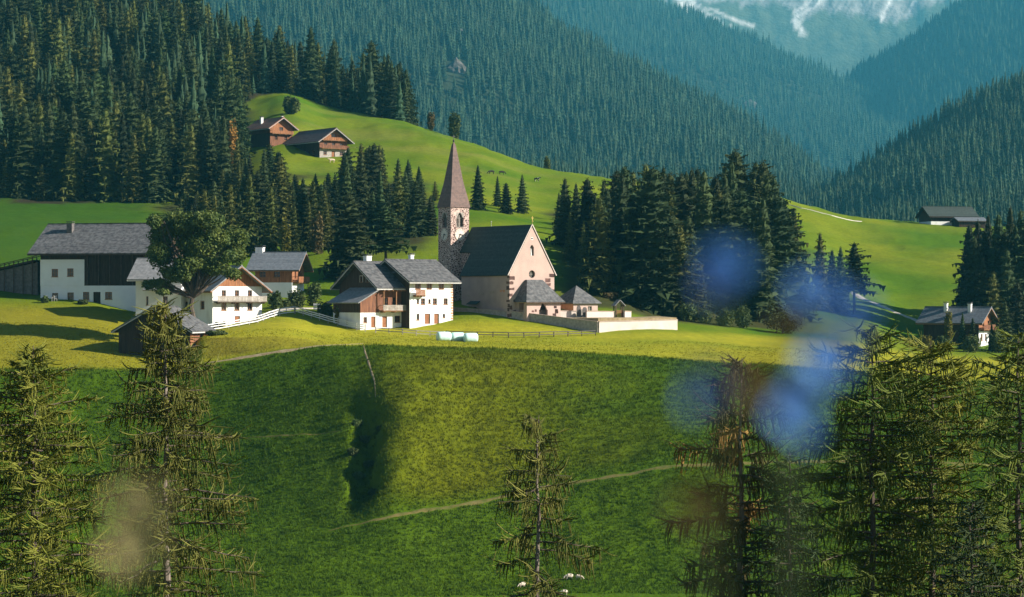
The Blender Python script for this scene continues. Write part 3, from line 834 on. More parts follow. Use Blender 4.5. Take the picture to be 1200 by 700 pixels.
def wall_mesh(m_, face, outline, openings, depth=0.22):
    """Wall skin with real openings: the outline (convex) is cut along the openings' edges, reveals lead inwards."""
    us = sorted({min(p[0] for p in outline), max(p[0] for p in outline)} | {o[0] for o in openings} | {o[1] for o in openings})
    vs = sorted({min(p[1] for p in outline), max(p[1] for p in outline)} | {o[2] for o in openings} | {o[3] for o in openings})
    for i in range(len(us) - 1):
        for j in range(len(vs) - 1):
            uc, vc = (us[i] + us[i + 1]) / 2, (vs[j] + vs[j + 1]) / 2
            if any(o[0] < uc < o[1] and o[2] < vc < o[3] for o in openings):
                continue
            q = outline
            q = clip(q, -1, 0, -us[i]); q = clip(q, 1, 0, us[i + 1]); q = clip(q, 0, -1, -vs[j]); q = clip(q, 0, 1, vs[j + 1])
            if len(q) >= 3:
                m_.add([face.p(u, v) for u, v in q], [tuple(range(len(q)))])
    for (u0, u1, v0, v1) in openings:
        c = [(u0, v0), (u1, v0), (u1, v1), (u0, v1)]
        for k in range(4):
            a, b = c[k], c[(k + 1) % 4]
            m_.add([face.p(*a), face.p(*b), face.p(*b, -depth), face.p(*a, -depth)], [(0, 1, 2, 3)])

def window(face, uc, v0, w_, h_, parent, frame='window_wood', trim=None, depth=0.22, bars=(1, 1), sill=True, shutters=None):
    u0, u1, v1 = uc - w_ / 2, uc + w_ / 2, v0 + h_
    m_ = MB(); t = min(0.09, w_ * 0.14)
    d0, d1 = -depth + 0.01, -depth + 0.08
    face.bx(m_, u0, u0 + t, v0, v1, d0, d1); face.bx(m_, u1 - t, u1, v0, v1, d0, d1)
    face.bx(m_, u0 + t, u1 - t, v0, v0 + t, d0, d1); face.bx(m_, u0 + t, u1 - t, v1 - t, v1, d0, d1)
    for k in range(bars[0]):
        c = u0 + w_ * (k + 1) / (bars[0] + 1)
        face.bx(m_, c - t * 0.35, c + t * 0.35, v0 + t, v1 - t, d0 + 0.002, d1 - 0.01)
    for k in range(bars[1]):
        c = v0 + h_ * (k + 1) / (bars[1] + 1)
        face.bx(m_, u0 + t, u1 - t, c - t * 0.3, c + t * 0.3, d0 + 0.004, d1 - 0.015)
    o = m_.build('window', frame, parent)
    g = MB(); face.bx(g, u0, u1, v0, v1, -depth - 0.03, -depth + 0.012); g.build('pane', 'glass', o)
    if trim:
        q = MB(); b = 0.13
        face.bx(q, u0 - b, u0 - 0.004, v0, v1 + b, -0.02, 0.03); face.bx(q, u1 + 0.004, u1 + b, v0, v1 + b, -0.02, 0.03)
        face.bx(q, u0 - 0.004, u1 + 0.004, v1 + 0.004, v1 + b, -0.02, 0.028)
        q.build('surround', trim, o)
    if sill:
        q = MB(); face.bx(q, u0 - 0.1, u1 + 0.1, v0 - 0.09, v0 - 0.004, -0.06, 0.09); q.build('sill', 'trim' if frame != 'window_wood' else 'beam', o)
    if shutters:
        for a_, b_ in ((u0 - w_ * 0.52, u0 - 0.03), (u1 + 0.03, u1 + w_ * 0.52)):
            q = MB(); face.bx(q, a_, b_, v0, v1, 0.01, 0.05); q.build('shutter', shutters, o)
    return o

def door(face, uc, v0, w_, h_, parent, m='window_wood', depth=0.22, trim=None, glazed=False):
    u0, u1, v1 = uc - w_ / 2, uc + w_ / 2, v0 + h_
    q = MB(); face.bx(q, u0, u1, v0, v1, -depth - 0.02, -depth + 0.03)
    for k in range(3):
        a_ = v0 + h_ * (0.06 + 0.31 * k)
        face.bx(q, u0 + w_ * 0.14, u1 - w_ * 0.14, a_, a_ + h_ * 0.24, -depth + 0.03, -depth + 0.055)
    o = q.build('door', m, parent)
    g = MB(); face.bx(g, u1 - 0.16, u1 - 0.10, v0 + h_ * 0.46, v0 + h_ * 0.52, -depth + 0.03, -depth + 0.12); g.build('handle', 'metal_dark', o)
    if trim:
        q = MB(); b = 0.14
        face.bx(q, u0 - b, u0 - 0.004, v0, v1 + b, -0.02, 0.03); face.bx(q, u1 + 0.004, u1 + b, v0, v1 + b, -0.02, 0.03)
        face.bx(q, u0 - 0.004, u1 + 0.004, v1 + 0.004, v1 + b, -0.02, 0.028); q.build('surround', trim, o)
    return o

def house_faces(W, Dp):
    return {'front': Face((0, 0, 0), (1, 0, 0), (0, -1, 0)), 'right': Face((W, 0, 0), (0, 1, 0), (1, 0, 0)),
            'back': Face((W, Dp, 0), (-1, 0, 0), (0, 1, 0)), 'left': Face((0, Dp, 0), (0, -1, 0), (-1, 0, 0))}

def roof_slab(m_, a, b, c, d, th):  # a-b the eave, d-c the ridge; th = thickness below
    n = (Vector(b) - Vector(a)).cross(Vector(d) - Vector(a)).normalized()
    if n.z < 0: n = -n
    q = [Vector(x) for x in (a, b, c, d)]
    m_.hexa([x - n * th for x in q], q)

def house(name, label, cat, loc, rot, W, Dp, H, rise, ridge, bands, openings, roof, over=(0.9, 0.7), th=0.22, fascia='beam', base=-2.5, win='window_wood', trim=None,
          group=None, chimneys=(), fasc_front=True):
    """bands: (v0, v1, material, name) from the ground up; openings: face -> list of (kind, u, v, w, h); ridge along 'x' or 'y'."""
    e = empty(name, loc, R(rot))
    tag(e, label, cat, group)
    fs = house_faces(W, Dp)
    for bi, (v0, v1, m, bn) in enumerate(bands):
        mb_ = {}
        for fn, f in fs.items():
            wid = W if fn in ('front', 'back') else Dp
            gable = (fn in ('front', 'back')) == (ridge == 'y')
            ol = [(0, base), (wid, base), (wid, H), (wid / 2, H + rise), (0, H)] if gable else [(0, base), (wid, base), (wid, H), (0, H)]
            ol = clip(ol, 0, -1, -(v0 if bi else base)); ol = clip(ol, 0, 1, v1)
            if len(ol) < 3:
                continue
            ops = [(u - w_ / 2, u + w_ / 2, v, v + h_) for (k, u, v, w_, h_, *r) in openings.get(fn, []) if v0 - 1e-6 <= v + h_ / 2 < v1]
            mm = m if isinstance(m, str) else m[0 if fn in ('front', 'back') else 1]
            q = MB(); wall_mesh(q, f, ol, ops); q.build(bn, mm, e)
    for fn, lst in openings.items():
        for (k, u, v, w_, h_, *r) in lst:
            if k == 'door':
                door(fs[fn], u, v, w_, h_, e, trim=r[0] if r else trim)
            elif k == 'barn_door':
                door(fs[fn], u, v, w_, h_, e, m='wood_dark')
            else:
                window(fs[fn], u, v, w_, h_, e, win, trim=r[0] if r else trim, bars=(1, 1) if k == 'window' else (0, 0) if k == 'slot' else (1, 2))
    # roof
    oe, og = over
    rm, fm = MB(), MB()
    if ridge == 'x':
        k = rise / (Dp / 2)
        for sgn in (0, 1):
            y_e = -oe if sgn == 0 else Dp + oe
            z_e = H - k * oe + 0.12
            zr = H + rise + 0.12
            roof_slab(rm, (-og, y_e, z_e), (W + og, y_e, z_e), (W + og, Dp / 2, zr), (-og, Dp / 2, zr), th)
            fm.bar((-og + 0.02, y_e + (0.06 if sgn == 0 else -0.06), z_e - th - 0.05), (W + og - 0.02, y_e + (0.06 if sgn == 0 else -0.06), z_e - th - 0.05), 0.1, 0.2)
            for gx in (-og + 0.06, W + og - 0.06):
                fm.bar((gx, y_e, z_e - th - 0.06), (gx, Dp / 2, zr - th - 0.06), 0.1, 0.24)
    else:
        k = rise / (W / 2)
        for sgn in (0, 1):
            x_e = -oe if sgn == 0 else W + oe
            z_e = H - k * oe + 0.12
            zr = H + rise + 0.12
            roof_slab(rm, (x_e, -og, z_e), (x_e, Dp + og, z_e), (W / 2, Dp + og, zr), (W / 2, -og, zr), th)
            fm.bar((x_e + (0.06 if sgn == 0 else -0.06), -og + 0.02, z_e - th - 0.05), (x_e + (0.06 if sgn == 0 else -0.06), Dp + og - 0.02, z_e - th - 0.05), 0.1, 0.2)
            for gy in (-og + 0.06, Dp + og - 0.06):
                fm.bar((x_e, gy, z_e - th - 0.06), (W / 2, gy, zr - th - 0.06), 0.1, 0.24)
    ro = rm.build('roof', roof, e)
    fm.build('fascia', fascia, ro)
    rc = MB()
    if ridge == 'x':
        rc.bar((-og, Dp / 2, H + rise + 0.14), (W + og, Dp / 2, H + rise + 0.14), 0.36, 0.12)
    else:
        rc.bar((W / 2, -og, H + rise + 0.14), (W / 2, Dp + og, H + rise + 0.14), 0.36, 0.12)
    rc.build('ridge_cap', roof, ro)
    for (cx, cy, z0, z1, s_, m_) in chimneys:
        c = MB(); c.box(cx - s_ / 2, cx + s_ / 2, cy - s_ / 2, cy + s_ / 2, z0, z1)
        c.box(cx - s_ / 2 - 0.08, cx + s_ / 2 + 0.08, cy - s_ / 2 - 0.08, cy + s_ / 2 + 0.08, z1 + 0.002, z1 + 0.12)
        co = c.build('chimney', m_, ro)
        h_ = MB()
        for dx in (-1, 1):
            for dy in (-1, 1):
                h_.box(cx + dx * s_ * 0.42 - 0.05, cx + dx * s_ * 0.42 + 0.05, cy + dy * s_ * 0.42 - 0.05, cy + dy * s_ * 0.42 + 0.05, z1 + 0.12, z1 + 0.38)
        h_.box(cx - s_ / 2 - 0.14, cx + s_ / 2 + 0.14, cy - s_ / 2 - 0.14, cy + s_ / 2 + 0.14, z1 + 0.38, z1 + 0.46)
        h_.build('chimney_cap', 'slate', ro)
    return e, fs, ro

def balcony(e, f, u0, u1, v, out=1.1, h=0.95, m='wood_grey', posts=True, slab='beam_dark', name='balcony'):
    s = MB(); f.bx(s, u0, u1, v - 0.14, v, 0.003, out); b = s.build(name, slab, e)
    r = MB()
    f.bx(r, u0, u1, v + h - 0.08, v + h, out - 0.08, out); f.bx(r, u0, u1, v + 0.08, v + 0.16, out - 0.07, out - 0.01)
    for uu in (u0, u1 - 0.08):
        f.bx(r, uu, uu + 0.08, v + h - 0.08, v + h, 0.003, out - 0.08)
    r.build('rail', m, b)
    n = int((u1 - u0) / 0.27)
    for k in range(n):
        q = MB(); a_ = u0 + (u1 - u0) * (k + 0.08) / n
        f.bx(q, a_, a_ + (u1 - u0) / n * 0.80, v + 0.02, v + h - 0.082, out - 0.055, out - 0.025)
        q.build('board', m, b)
    br = MB()
    for k in range(4):
        a_ = u0 + (u1 - u0) * (0.05 + 0.3 * k)
        f.bx(br, a_, a_ + 0.14, v - 0.36, v - 0.145, 0.003, out * 0.92)
    br.build('bracket', slab, b)
    return b

def G3(px, row=None, D=None, z=None):
    """A place in the valley: by bearing and distance, standing on the ground."""
    x = (px - 600) / F * D
    return Vector((x, D, G.z(x, D) if z is None else z))
def zrow(row, D):
    return EYE - (row - HZ) * D / F

# ------------------------------------------------------------------ church
CH_ROT = 36.0
YARD = -1.9
ch = empty('church', (-0.47, 395.0, YARD), R(CH_ROT))
tag(ch, 'small rose-plastered church with dark steep roof and slender stone clock tower', 'church')
CW, CL, CHH, CR = 10.4, 15.6, 8.4, 8.75
gf = Face((0, 0, 0), (1, 0, 0), (0, -1, 0)); lf = Face((0, CL, 0), (0, -1, 0), (-1, 0, 0))
rf = Face((CW, 0, 0), (0, 1, 0), (1, 0, 0)); bf = Face((CW, CL, 0), (-1, 0, 0), (0, 1, 0))
g_ol = [(0, -2), (CW, -2), (CW, CHH), (CW / 2, CHH + CR), (0, CHH)]
ops_g = [(4.75, 5.65, 11.5, 13.5), (4.95, 5.45, 14.45, 14.95), (4.3, 6.1, 7.15, 8.95), (4.3, 6.1, 0, 2.9)]
ops_l = [(11.75, 12.55, 0.0, 2.0)]
m_ = MB()
wall_mesh(m_, gf, g_ol, ops_g, 0.4)
wall_mesh(m_, lf, [(0, -2), (CL, -2), (CL, CHH), (0, CHH)], [], 0.3)
wall_mesh(m_, rf, [(0, -2), (CL, -2), (CL, CHH), (0, CHH)], [])
wall_mesh(m_, bf, [(0, -2), (CW, -2), (CW, CHH), (CW / 2, CHH + CR), (0, CHH)], [])
# choir, narrower, under the same ridge
CC = CW / 2; CH2 = 2.6; LB = 19.6
m_.build('wall', 'plaster_pink', ch)
m_ = MB(); m_.box(CC - CH2, CC + CH2, CL, LB, -2, CHH + CR * (1 - CH2 / CC) - 0.3); m_.build('choir_wall', 'rubble', ch)
def ring(f, uc, vc, ri, ro_, d0, d1, n=24, m='plaster_pink', name='ring', parent=None, square=None):
    q = MB()
    for k in range(n):
        a0, a1 = 2 * math.pi * k / n, 2 * math.pi * (k + 1) / n
        def outp(a):
            c, s = math.cos(a), math.sin(a)
            if square:
                t = square / max(abs(c), abs(s))
                return (uc + c * t, vc + s * t)
            return (uc + c * ro_, vc + s * ro_)
        i0, i1 = (uc + math.cos(a0) * ri, vc + math.sin(a0) * ri), (uc + math.cos(a1) * ri, vc + math.sin(a1) * ri)
        q.hexa([f.p(*i0, d0), f.p(*i1, d0), f.p(*outp(a1), d0), f.p(*outp(a0), d0)], [f.p(*i0, d1), f.p(*i1, d1), f.p(*outp(a1), d1), f.p(*outp(a0), d1)])
    return q.build(name, m, parent)
def arch_plate(f, u0, u1, v0, v1, d0, d1, m, name, parent, pointed=True, t=0.0):
    """Plate filling a square-headed opening down to an arched one."""
    q = MB(); uc, hw = (u0 + u1) / 2, (u1 - u0) / 2 - t
    hgt = hw * (1.5 if pointed else 1.0)
    vs = v1 - hgt - 0.02
    n = 6
    def arc(k):
        s = k / n
        if pointed:
            return (hw * (1 - s) ** 0.62 if s < 1 else 0.0, vs + hgt * s ** 0.9)
        return (hw * math.cos(s * math.pi / 2), vs + hgt * math.sin(s * math.pi / 2))
    for sg in (-1, 1):
        for k in range(n):
            a, b = arc(k), arc(k + 1)
            p = [(uc + sg * a[0], a[1]), (uc + sg * (hw + t), a[1]), (uc + sg * (hw + t), b[1]), (uc + sg * b[0], b[1])]
            q.hexa([f.p(*x, d0) for x in p], [f.p(*x, d1) for x in p])
        p = [(uc - 0.001 * sg, vs + hgt), (uc + sg * (hw + t), vs + hgt), (uc + sg * (hw + t), v1), (uc - 0.001 * sg, v1)]
        q.hexa([f.p(*x, d0) for x in p], [f.p(*x, d1) for x in p])
    return q.build(name, m, parent)
# round window
rw = ring(gf, 5.2, 8.05, 0.72, 0.9, -0.38, -0.004, name='round_window', parent=ch, square=0.9)
q = MB(); gf.bx(q, 4.3, 6.1, 7.15, 8.95, -0.45, -0.40); q.build('pane', 'glass', rw)
q = MB(); gf.bx(q, 5.17, 5.23, 7.32, 8.78, -0.395, -0.35); gf.bx(q, 4.48, 5.165, 8.02, 8.08, -0.395, -0.35); gf.bx(q, 5.235, 5.92, 8.02, 8.08, -0.395, -0.35); q.build('glazing_bar', 'stone', rw)
# tall niche with a figure and the small diamond light above
ni = arch_plate(gf, 4.75, 5.65, 11.5, 13.5, -0.38, -0.003, 'plaster_pink', 'niche_arch', ch, False, 0.12)
q = MB(); gf.bx(q, 4.75, 5.65, 11.5, 13.5, -0.46, -0.41); q.build('pane', 'stone_dark', ni)
q = MB(); q.tube([gf.p(5.05, 11.5, -0.2), gf.p(5.05, 12.1, -0.2), gf.p(5.05, 12.55, -0.2), gf.p(5.05, 12.65, -0.2), gf.p(5.05, 12.85, -0.2)], [0.2, 0.17, 0.12, 0.12, 0.05], 8); q.build('figure', 'plaster', ni)
dm = MB()
gf.bx(dm, 4.95, 5.45, 14.45, 14.95, -0.5, -0.38); dm.build('diamond_light', 'glass', ch)
dd = MB()
for (a, b, c) in (((4.95, 14.45), (5.2, 14.45), (4.95, 14.7)), ((5.45, 14.45), (5.45, 14.7), (5.2, 14.45)), ((5.45, 14.95), (5.2, 14.95), (5.45, 14.7)), ((4.95, 14.95), (4.95, 14.7), (5.2, 14.95))):
    dd.add([gf.p(*x, -0.002) for x in (a, b, c)] + [gf.p(*x, -0.3) for x in (a, b, c)], [(0, 1, 2), (3, 5, 4), (0, 3, 4, 1), (1, 4, 5, 2), (2, 5, 3, 0)])
dd.build('diamond_frame', 'plaster', ch)
# portal
pa = arch_plate(gf, 4.3, 6.1, 0, 2.9, -0.38, -0.003, 'plaster_pink', 'portal_arch', ch, True, 0.2)
q = MB(); gf.bx(q, 4.3, 6.1, 0, 2.9, -0.47, -0.41); q.build('door', 'wood_dark', ch)
# painted round medallions of the side wall, low door with its little roof
for k, (u, v, h) in enumerate(((2.1, 2.7, 1.5), (6.6, 2.9, 1.7), (9.9, 3.1, 1.8), (13.4, 3.2, 1.9))):
    o = arch_plate(lf, u - 0.75, u + 0.75, v, v + h, 0.004, 0.05, 'plaster_rose' if k == 3 else 'coping', 'blind_arch', ch, True, 0.5)
q = MB(); lf.bx(q, 4.1, 5.0, 0.0, 1.9, 0.003, 0.06); dq = q.build('door', 'wood_dark', ch)
q = MB(); q.hexa([lf.p(3.0, 2.35, 1.0), lf.p(6.2, 2.35, 1.0), lf.p(6.2, 2.9, 0.003), lf.p(3.0, 2.9, 0.003)], [lf.p(3.0, 2.47, 1.0), lf.p(6.2, 2.47, 1.0), lf.p(6.2, 3.02, 0.003), lf.p(3.0, 3.02, 0.003)]); q.build('canopy', 'church_shingle', dq)
# quoins: rough dark stones let into both corners of the gable and the corner's other side
qr = random.Random(5)
for (f, uu, sg) in ((gf, 0.0, 1), (gf, CW, -1), (lf, CL, -1)):
    v = 0.1
    while v < CHH - 0.6:
        h = qr.uniform(0.4, 0.75); l = qr.uniform(0.45, 1.25)
        off = qr.choice([0, 0, 0, 0.9]) if f is gf else 0
        a, b = (uu + sg * (off + 0.004), uu + sg * (off + l))
        u0, u1 = min(a, b), max(a, b)
        q = MB()
        j = lambda: qr.uniform(-0.07, 0.07)
        p = [(u0, v + j()), ((u0 + u1) / 2, v + j() * 0.5), (u1, v + j()), (u1 + j(), v + h * 0.55), (u1 + j(), v + h + j()), ((u0 + u1) / 2, v + h + j()), (u0, v + h + j())]
        q.add([f.p(x, y, -0.03) for x, y in p] + [f.p(x, y, 0.035) for x, y in p], [tuple(range(7, 14)), tuple(range(7))[::-1]] + [(i, (i + 1) % 7, 7 + (i + 1) % 7, 7 + i) for i in range(7)])
        q.build('quoin_stone', 'quoin', ch)
        v += h + qr.uniform(0.1, 0.75)
# gable coping and roof
kx = CR / CC
rm = MB()
oe = 0.45
for sg in (-1, 1):
    xe = CC + sg * (CC + oe); ze = CHH - kx * oe + 0.16; zr = CHH + CR + 0.16
    roof_slab(rm, (xe, -0.05, ze), (xe, CL + 0.1, ze), (CC, CL + 0.1, zr), (CC, -0.05, zr), 0.2)
    xe2 = CC + sg * (CH2 + 0.35); ze2 = zr - kx * (CH2 + 0.35)
    roof_slab(rm, (xe2, CL + 0.1, ze2), (xe2, LB - 0.01, ze2), (CC, LB - 0.01, zr), (CC, CL + 0.1, zr), 0.2)
cro = rm.build('roof', 'church_shingle', ch)
q = MB()
for sg in (-1, 1):
    xe = CC + sg * (CC + oe); ze = CHH - kx * oe + 0.16; zr = CHH + CR + 0.16
    q.bar((xe, -0.10, ze + 0.0), (CC, -0.10, zr + 0.02), 0.1, 0.15)
q.build('verge', 'wall_wash', cro)
q = MB(); q.tube([(CC, -0.1, zr), (CC, -0.1, zr + 0.5)], [0.05, 0.04], 6); q.tube([(CC, -0.1, zr + 0.42), (CC, -0.1, zr + 0.52), (CC, -0.1, zr + 0.68), (CC, -0.1, zr + 0.78)], [0.05, 0.15, 0.15, 0.04], 8)
q.bar((CC, -0.1, zr + 0.7), (CC, -0.1, zr + 1.5), 0.07, 0.07); q.bar((CC - 0.28, -0.1, zr + 1.22), (CC + 0.28, -0.1, zr + 1.22), 0.07, 0.07)
q.build('gable_cross', 'gold', cro)
q = MB(); q.tube([(CC, LB - 6.5, zr - 0.05), (CC, LB - 6.5, zr + 0.9)], [0.05, 0.03], 6); q.tube([(CC, LB - 6.5, zr + 0.7), (CC, LB - 6.5, zr + 0.85), (CC, LB - 6.5, zr + 1.0)], [0.05, 0.16, 0.05], 8); q.build('ridge_finial', 'trim', cro)
# porch with hipped roof
PX0, PX1, PD, PH = 0.9, 9.9, 3.4, 3.0
q = MB()
pf = Face((PX0 + 0.6, -PD, 0), (1, 0, 0), (0, -1, 0)); pw = PX1 - PX0 - 1.2
wall_mesh(q, pf, [(0, -2), (pw, -2), (pw, PH), (0, PH)], [(pw / 2 - 1.1, pw / 2 + 0.9, 0, 2.7)], 0.4)
pl = Face((PX0 + 0.6, -0.01, 0), (0, -1, 0), (-1, 0, 0)); wall_mesh(q, pl, [(0, -2), (PD - 0.01, -2), (PD - 0.01, PH), (0, PH)], [(0.8, 2.4, 0.9, 2.7)], 0.4)
pr = Face((PX0 + 0.6 + pw, -PD, 0), (0, 1, 0), (1, 0, 0)); wall_mesh(q, pr, [(0, -2), (PD - 0.01, -2), (PD - 0.01, PH), (0, PH)], [], 0.4)
po = q.build('porch', 'plaster_pink', ch)
arch_plate(pf, pw / 2 - 1.1, pw / 2 + 0.9, 0, 2.7, -0.38, -0.003, 'plaster_pink', 'porch_arch', po, True, 0.15)
q = MB(); ov = 0.1
a = [(PX0, -PD - 0.7, PH - 0.15), (PX1, -PD - 0.7, PH - 0.15), (PX1, -0.02, PH - 0.15), (PX0, -0.02, PH - 0.15)]
t = [(PX0 + 2.7, -0.6, PH + 4.0), (PX1 - 2.7, -0.6, PH + 4.0), (PX1 - 2.7, -0.02, PH + 4.0), (PX0 + 2.7, -0.02, PH + 4.0)]
q.hexa(a, t); q.build('porch_roof', 'slate', po)
q = MB(); gf2 = Face((PX0, -PD - 0.7, 0), (1, 0, 0), (0, -1, 0)); gf2.bx(q, 0, PX1 - PX0, PH - 0.34, PH - 0.154, -0.12, 0.0); q.build('eave_board', 'beam_dark', po)
for k in range(9):
    v = qr.uniform(0.1, 2.2); u = qr.choice([qr.uniform(0.1, 2.0), qr.uniform(5.5, pw - 0.9)])
    q = MB(); pf.bx(q, u, u + qr.uniform(0.4, 0.8), v, v + qr.uniform(0.3, 0.5), -0.03, 0.03); q.build('quoin_stone', 'quoin', po)
# tower
TW = 4.3
tx0, ty0 = CC - 4.95, LB + 0.02
tw = empty('tower', (0, 0, 0)); tw.parent = ch
TH = 19.3 - YARD
tf = Face((tx0, ty0, 0), (1, 0, 0), (0, -1, 0)); tl = Face((tx0, ty0 + TW, 0), (0, -1, 0), (-1, 0, 0))
tr_ = Face((tx0 + TW, ty0, 0), (0, 1, 0), (1, 0, 0)); tbk = Face((tx0 + TW, ty0 + TW, 0), (-1, 0, 0), (0, 1, 0))
q = MB()
bo = (TW / 2 - 0.85, TW / 2 + 0.85, TH - 4.0, TH - 1.1)
for f in (tf, tl, tr_, tbk):
    wall_mesh(q, f, [(0, -2), (TW, -2), (TW, TH), (0, TH)], [bo], 0.5)
q.build('shaft', 'rubble', tw)
for f in (tf, tl, tr_, tbk):
    wo = arch_plate(f, *bo, -0.48, 0.004, 'stone', 'belfry_window', tw, True, 0.22)
    q = MB(); f.bx(q, *bo, -0.62, -0.55); q.build('dark_reveal', 'stone_dark', wo)
    if f is not tl:
        q = MB(); f.bx(q, TW / 2 - 0.08, TW / 2 + 0.08, bo[2], bo[3] - 0.5, -0.45, -0.3)
        f.bx(q, bo[0], bo[1], bo[3] - 1.15, bo[3] - 1.0, -0.44, -0.31); f.bx(q, bo[0], bo[1], bo[2] + 0.003, bo[2] + 0.12, -0.44, 0.05); q.build('mullion', 'stone', wo)
        for k in range(8):
            q = MB(); v = bo[2] + 0.18 + 0.19 * k
            f.bx(q, bo[0] + 0.22, bo[1] - 0.22, v, v + 0.05, -0.54, -0.46); q.build('louvre', 'wood_grey', wo)
for f in (tf, tl, tr_):
    cy = TH - 5.35
    q = MB(); n = 28
    pts = [(TW / 2 + 1.15 * math.cos(2 * math.pi * k / n), cy + 1.15 * math.sin(2 * math.pi * k / n)) for k in range(n)]
    q.add([f.p(u, v, 0.004) for u, v in pts] + [f.p(u, v, 0.06) for u, v in pts], [tuple(range(n, 2 * n)), tuple(range(n))[::-1]] + [(i, (i + 1) % n, n + (i + 1) % n, n + i) for i in range(n)])
    cl = q.build('clock_face', 'clock_face', tw)
    ring(f, TW / 2, cy, 1.15, 1.24, 0.004, 0.08, 28, 'coping', 'clock_rim', cl)
    for k in range(12):
        a = 2 * math.pi * k / 12
        q = MB(); d = Vector((math.sin(a), math.cos(a))); 
        q.bar(f.p(TW / 2 + d.x * 0.86, cy + d.y * 0.86, 0.07), f.p(TW / 2 + d.x * 1.06, cy + d.y * 1.06, 0.07), 0.05, 0.05); q.build('hour_mark', 'clock_black', cl)
    for nm, a, l, wd in (('minute_hand', R(205), 0.98, 0.09), ('hour_hand', R(100), 0.62, 0.12)):
        q = MB(); q.bar(f.p(TW / 2 - 0.18 * math.sin(a), cy - 0.18 * math.cos(a), 0.10), f.p(TW / 2 + l * math.sin(a), cy + l * math.cos(a), 0.10), wd, wd); q.build(nm, 'clock_black', cl)
q = MB(); cx_, cy_ = tx0 + TW / 2, ty0 + TW / 2
lev = [(TW / 2 + 0.18, TH - 0.12), (TW / 2 + 0.18, TH), (TW / 2 - 0.12, TH + 1.6), (TW / 2 - 0.75, TH + 4.6), (0.30, TH + 12.0), (0.06, TH + 12.6)]
V = []; Fq = []
for hw, z in lev:
    V += [(cx_ - hw, cy_ - hw, z), (cx_ + hw, cy_ - hw, z), (cx_ + hw, cy_ + hw, z), (cx_ - hw, cy_ + hw, z)]
for i in range(len(lev) - 1):
    for k in range(4):
        Fq.append((i * 4 + k, i * 4 + (k + 1) % 4, i * 4 + 4 + (k + 1) % 4, i * 4 + 4 + k))
Fq.append((3, 2, 1, 0))
q.add(V, Fq); spr = q.build('spire', 'spire_shingle', tw)
q = MB(); zt = TH + 12.55
q.tube([(cx_, cy_, zt), (cx_, cy_, zt + 0.25), (cx_, cy_, zt + 0.4), (cx_, cy_, zt + 0.6)], [0.05, 0.2, 0.2, 0.04], 8)
q.bar((cx_, cy_, zt + 0.5), (cx_, cy_, zt + 1.5), 0.07, 0.07); q.bar((cx_ - 0.35, cy_, zt + 1.15), (cx_ + 0.35, cy_, zt + 1.15), 0.07, 0.07)
q.build('spire_cross', 'metal_dark', spr)

# small chapel beside it
cp = empty('chapel', (zrow(0, 1) * 0 + (650.5 - 600) / F * 411, 411.0, YARD), R(36))
tag(cp, 'low square chapel with grey pyramid roof right of the church', 'chapel')
cs = 5.9
# left corner of the lit side faces the camera
cp.location = ((672 - 600) / F * 407, 407.0, YARD)
fs = house_faces(cs, cs)
q = MB()
for fn, f in fs.items():
    wall_mesh(q, f, [(0, -2), (cs, -2), (cs, 2.6), (0, 2.6)], [(cs * 0.6, cs * 0.6 + 0.9, 0.9, 2.0)] if fn == 'front' else [], 0.25)
q.build('wall', 'plaster_pink', cp)
window(fs['front'], cs * 0.6 + 0.45, 0.9, 0.9, 1.1, cp, 'window_pale', depth=0.25)
q = MB(); fs['left'].bx(q, 0.02, cs - 0.02, -1.5, 2.55, 0.003, 0.02); q.build('painted_side', 'plaster_rose', cp)
q = MB(); o_ = 0.55; z0, z1 = 2.5, 6.0; c = cs / 2
V = [(-o_, -o_, z0), (cs + o_, -o_, z0), (cs + o_, cs + o_, z0), (-o_, cs + o_, z0), (-o_, -o_, z0 + 0.15), (cs + o_, -o_, z0 + 0.15), (cs + o_, cs + o_, z0 + 0.15), (-o_, cs + o_, z0 + 0.15), (c, c, z1)]
q.add(V, [(3, 2, 1, 0), (0, 1, 5, 4), (1, 2, 6, 5), (2, 3, 7, 6), (3, 0, 4, 7), (4, 5, 8), (5, 6, 8), (6, 7, 8), (7, 4, 8)]); q.build('roof', 'slate', cp)

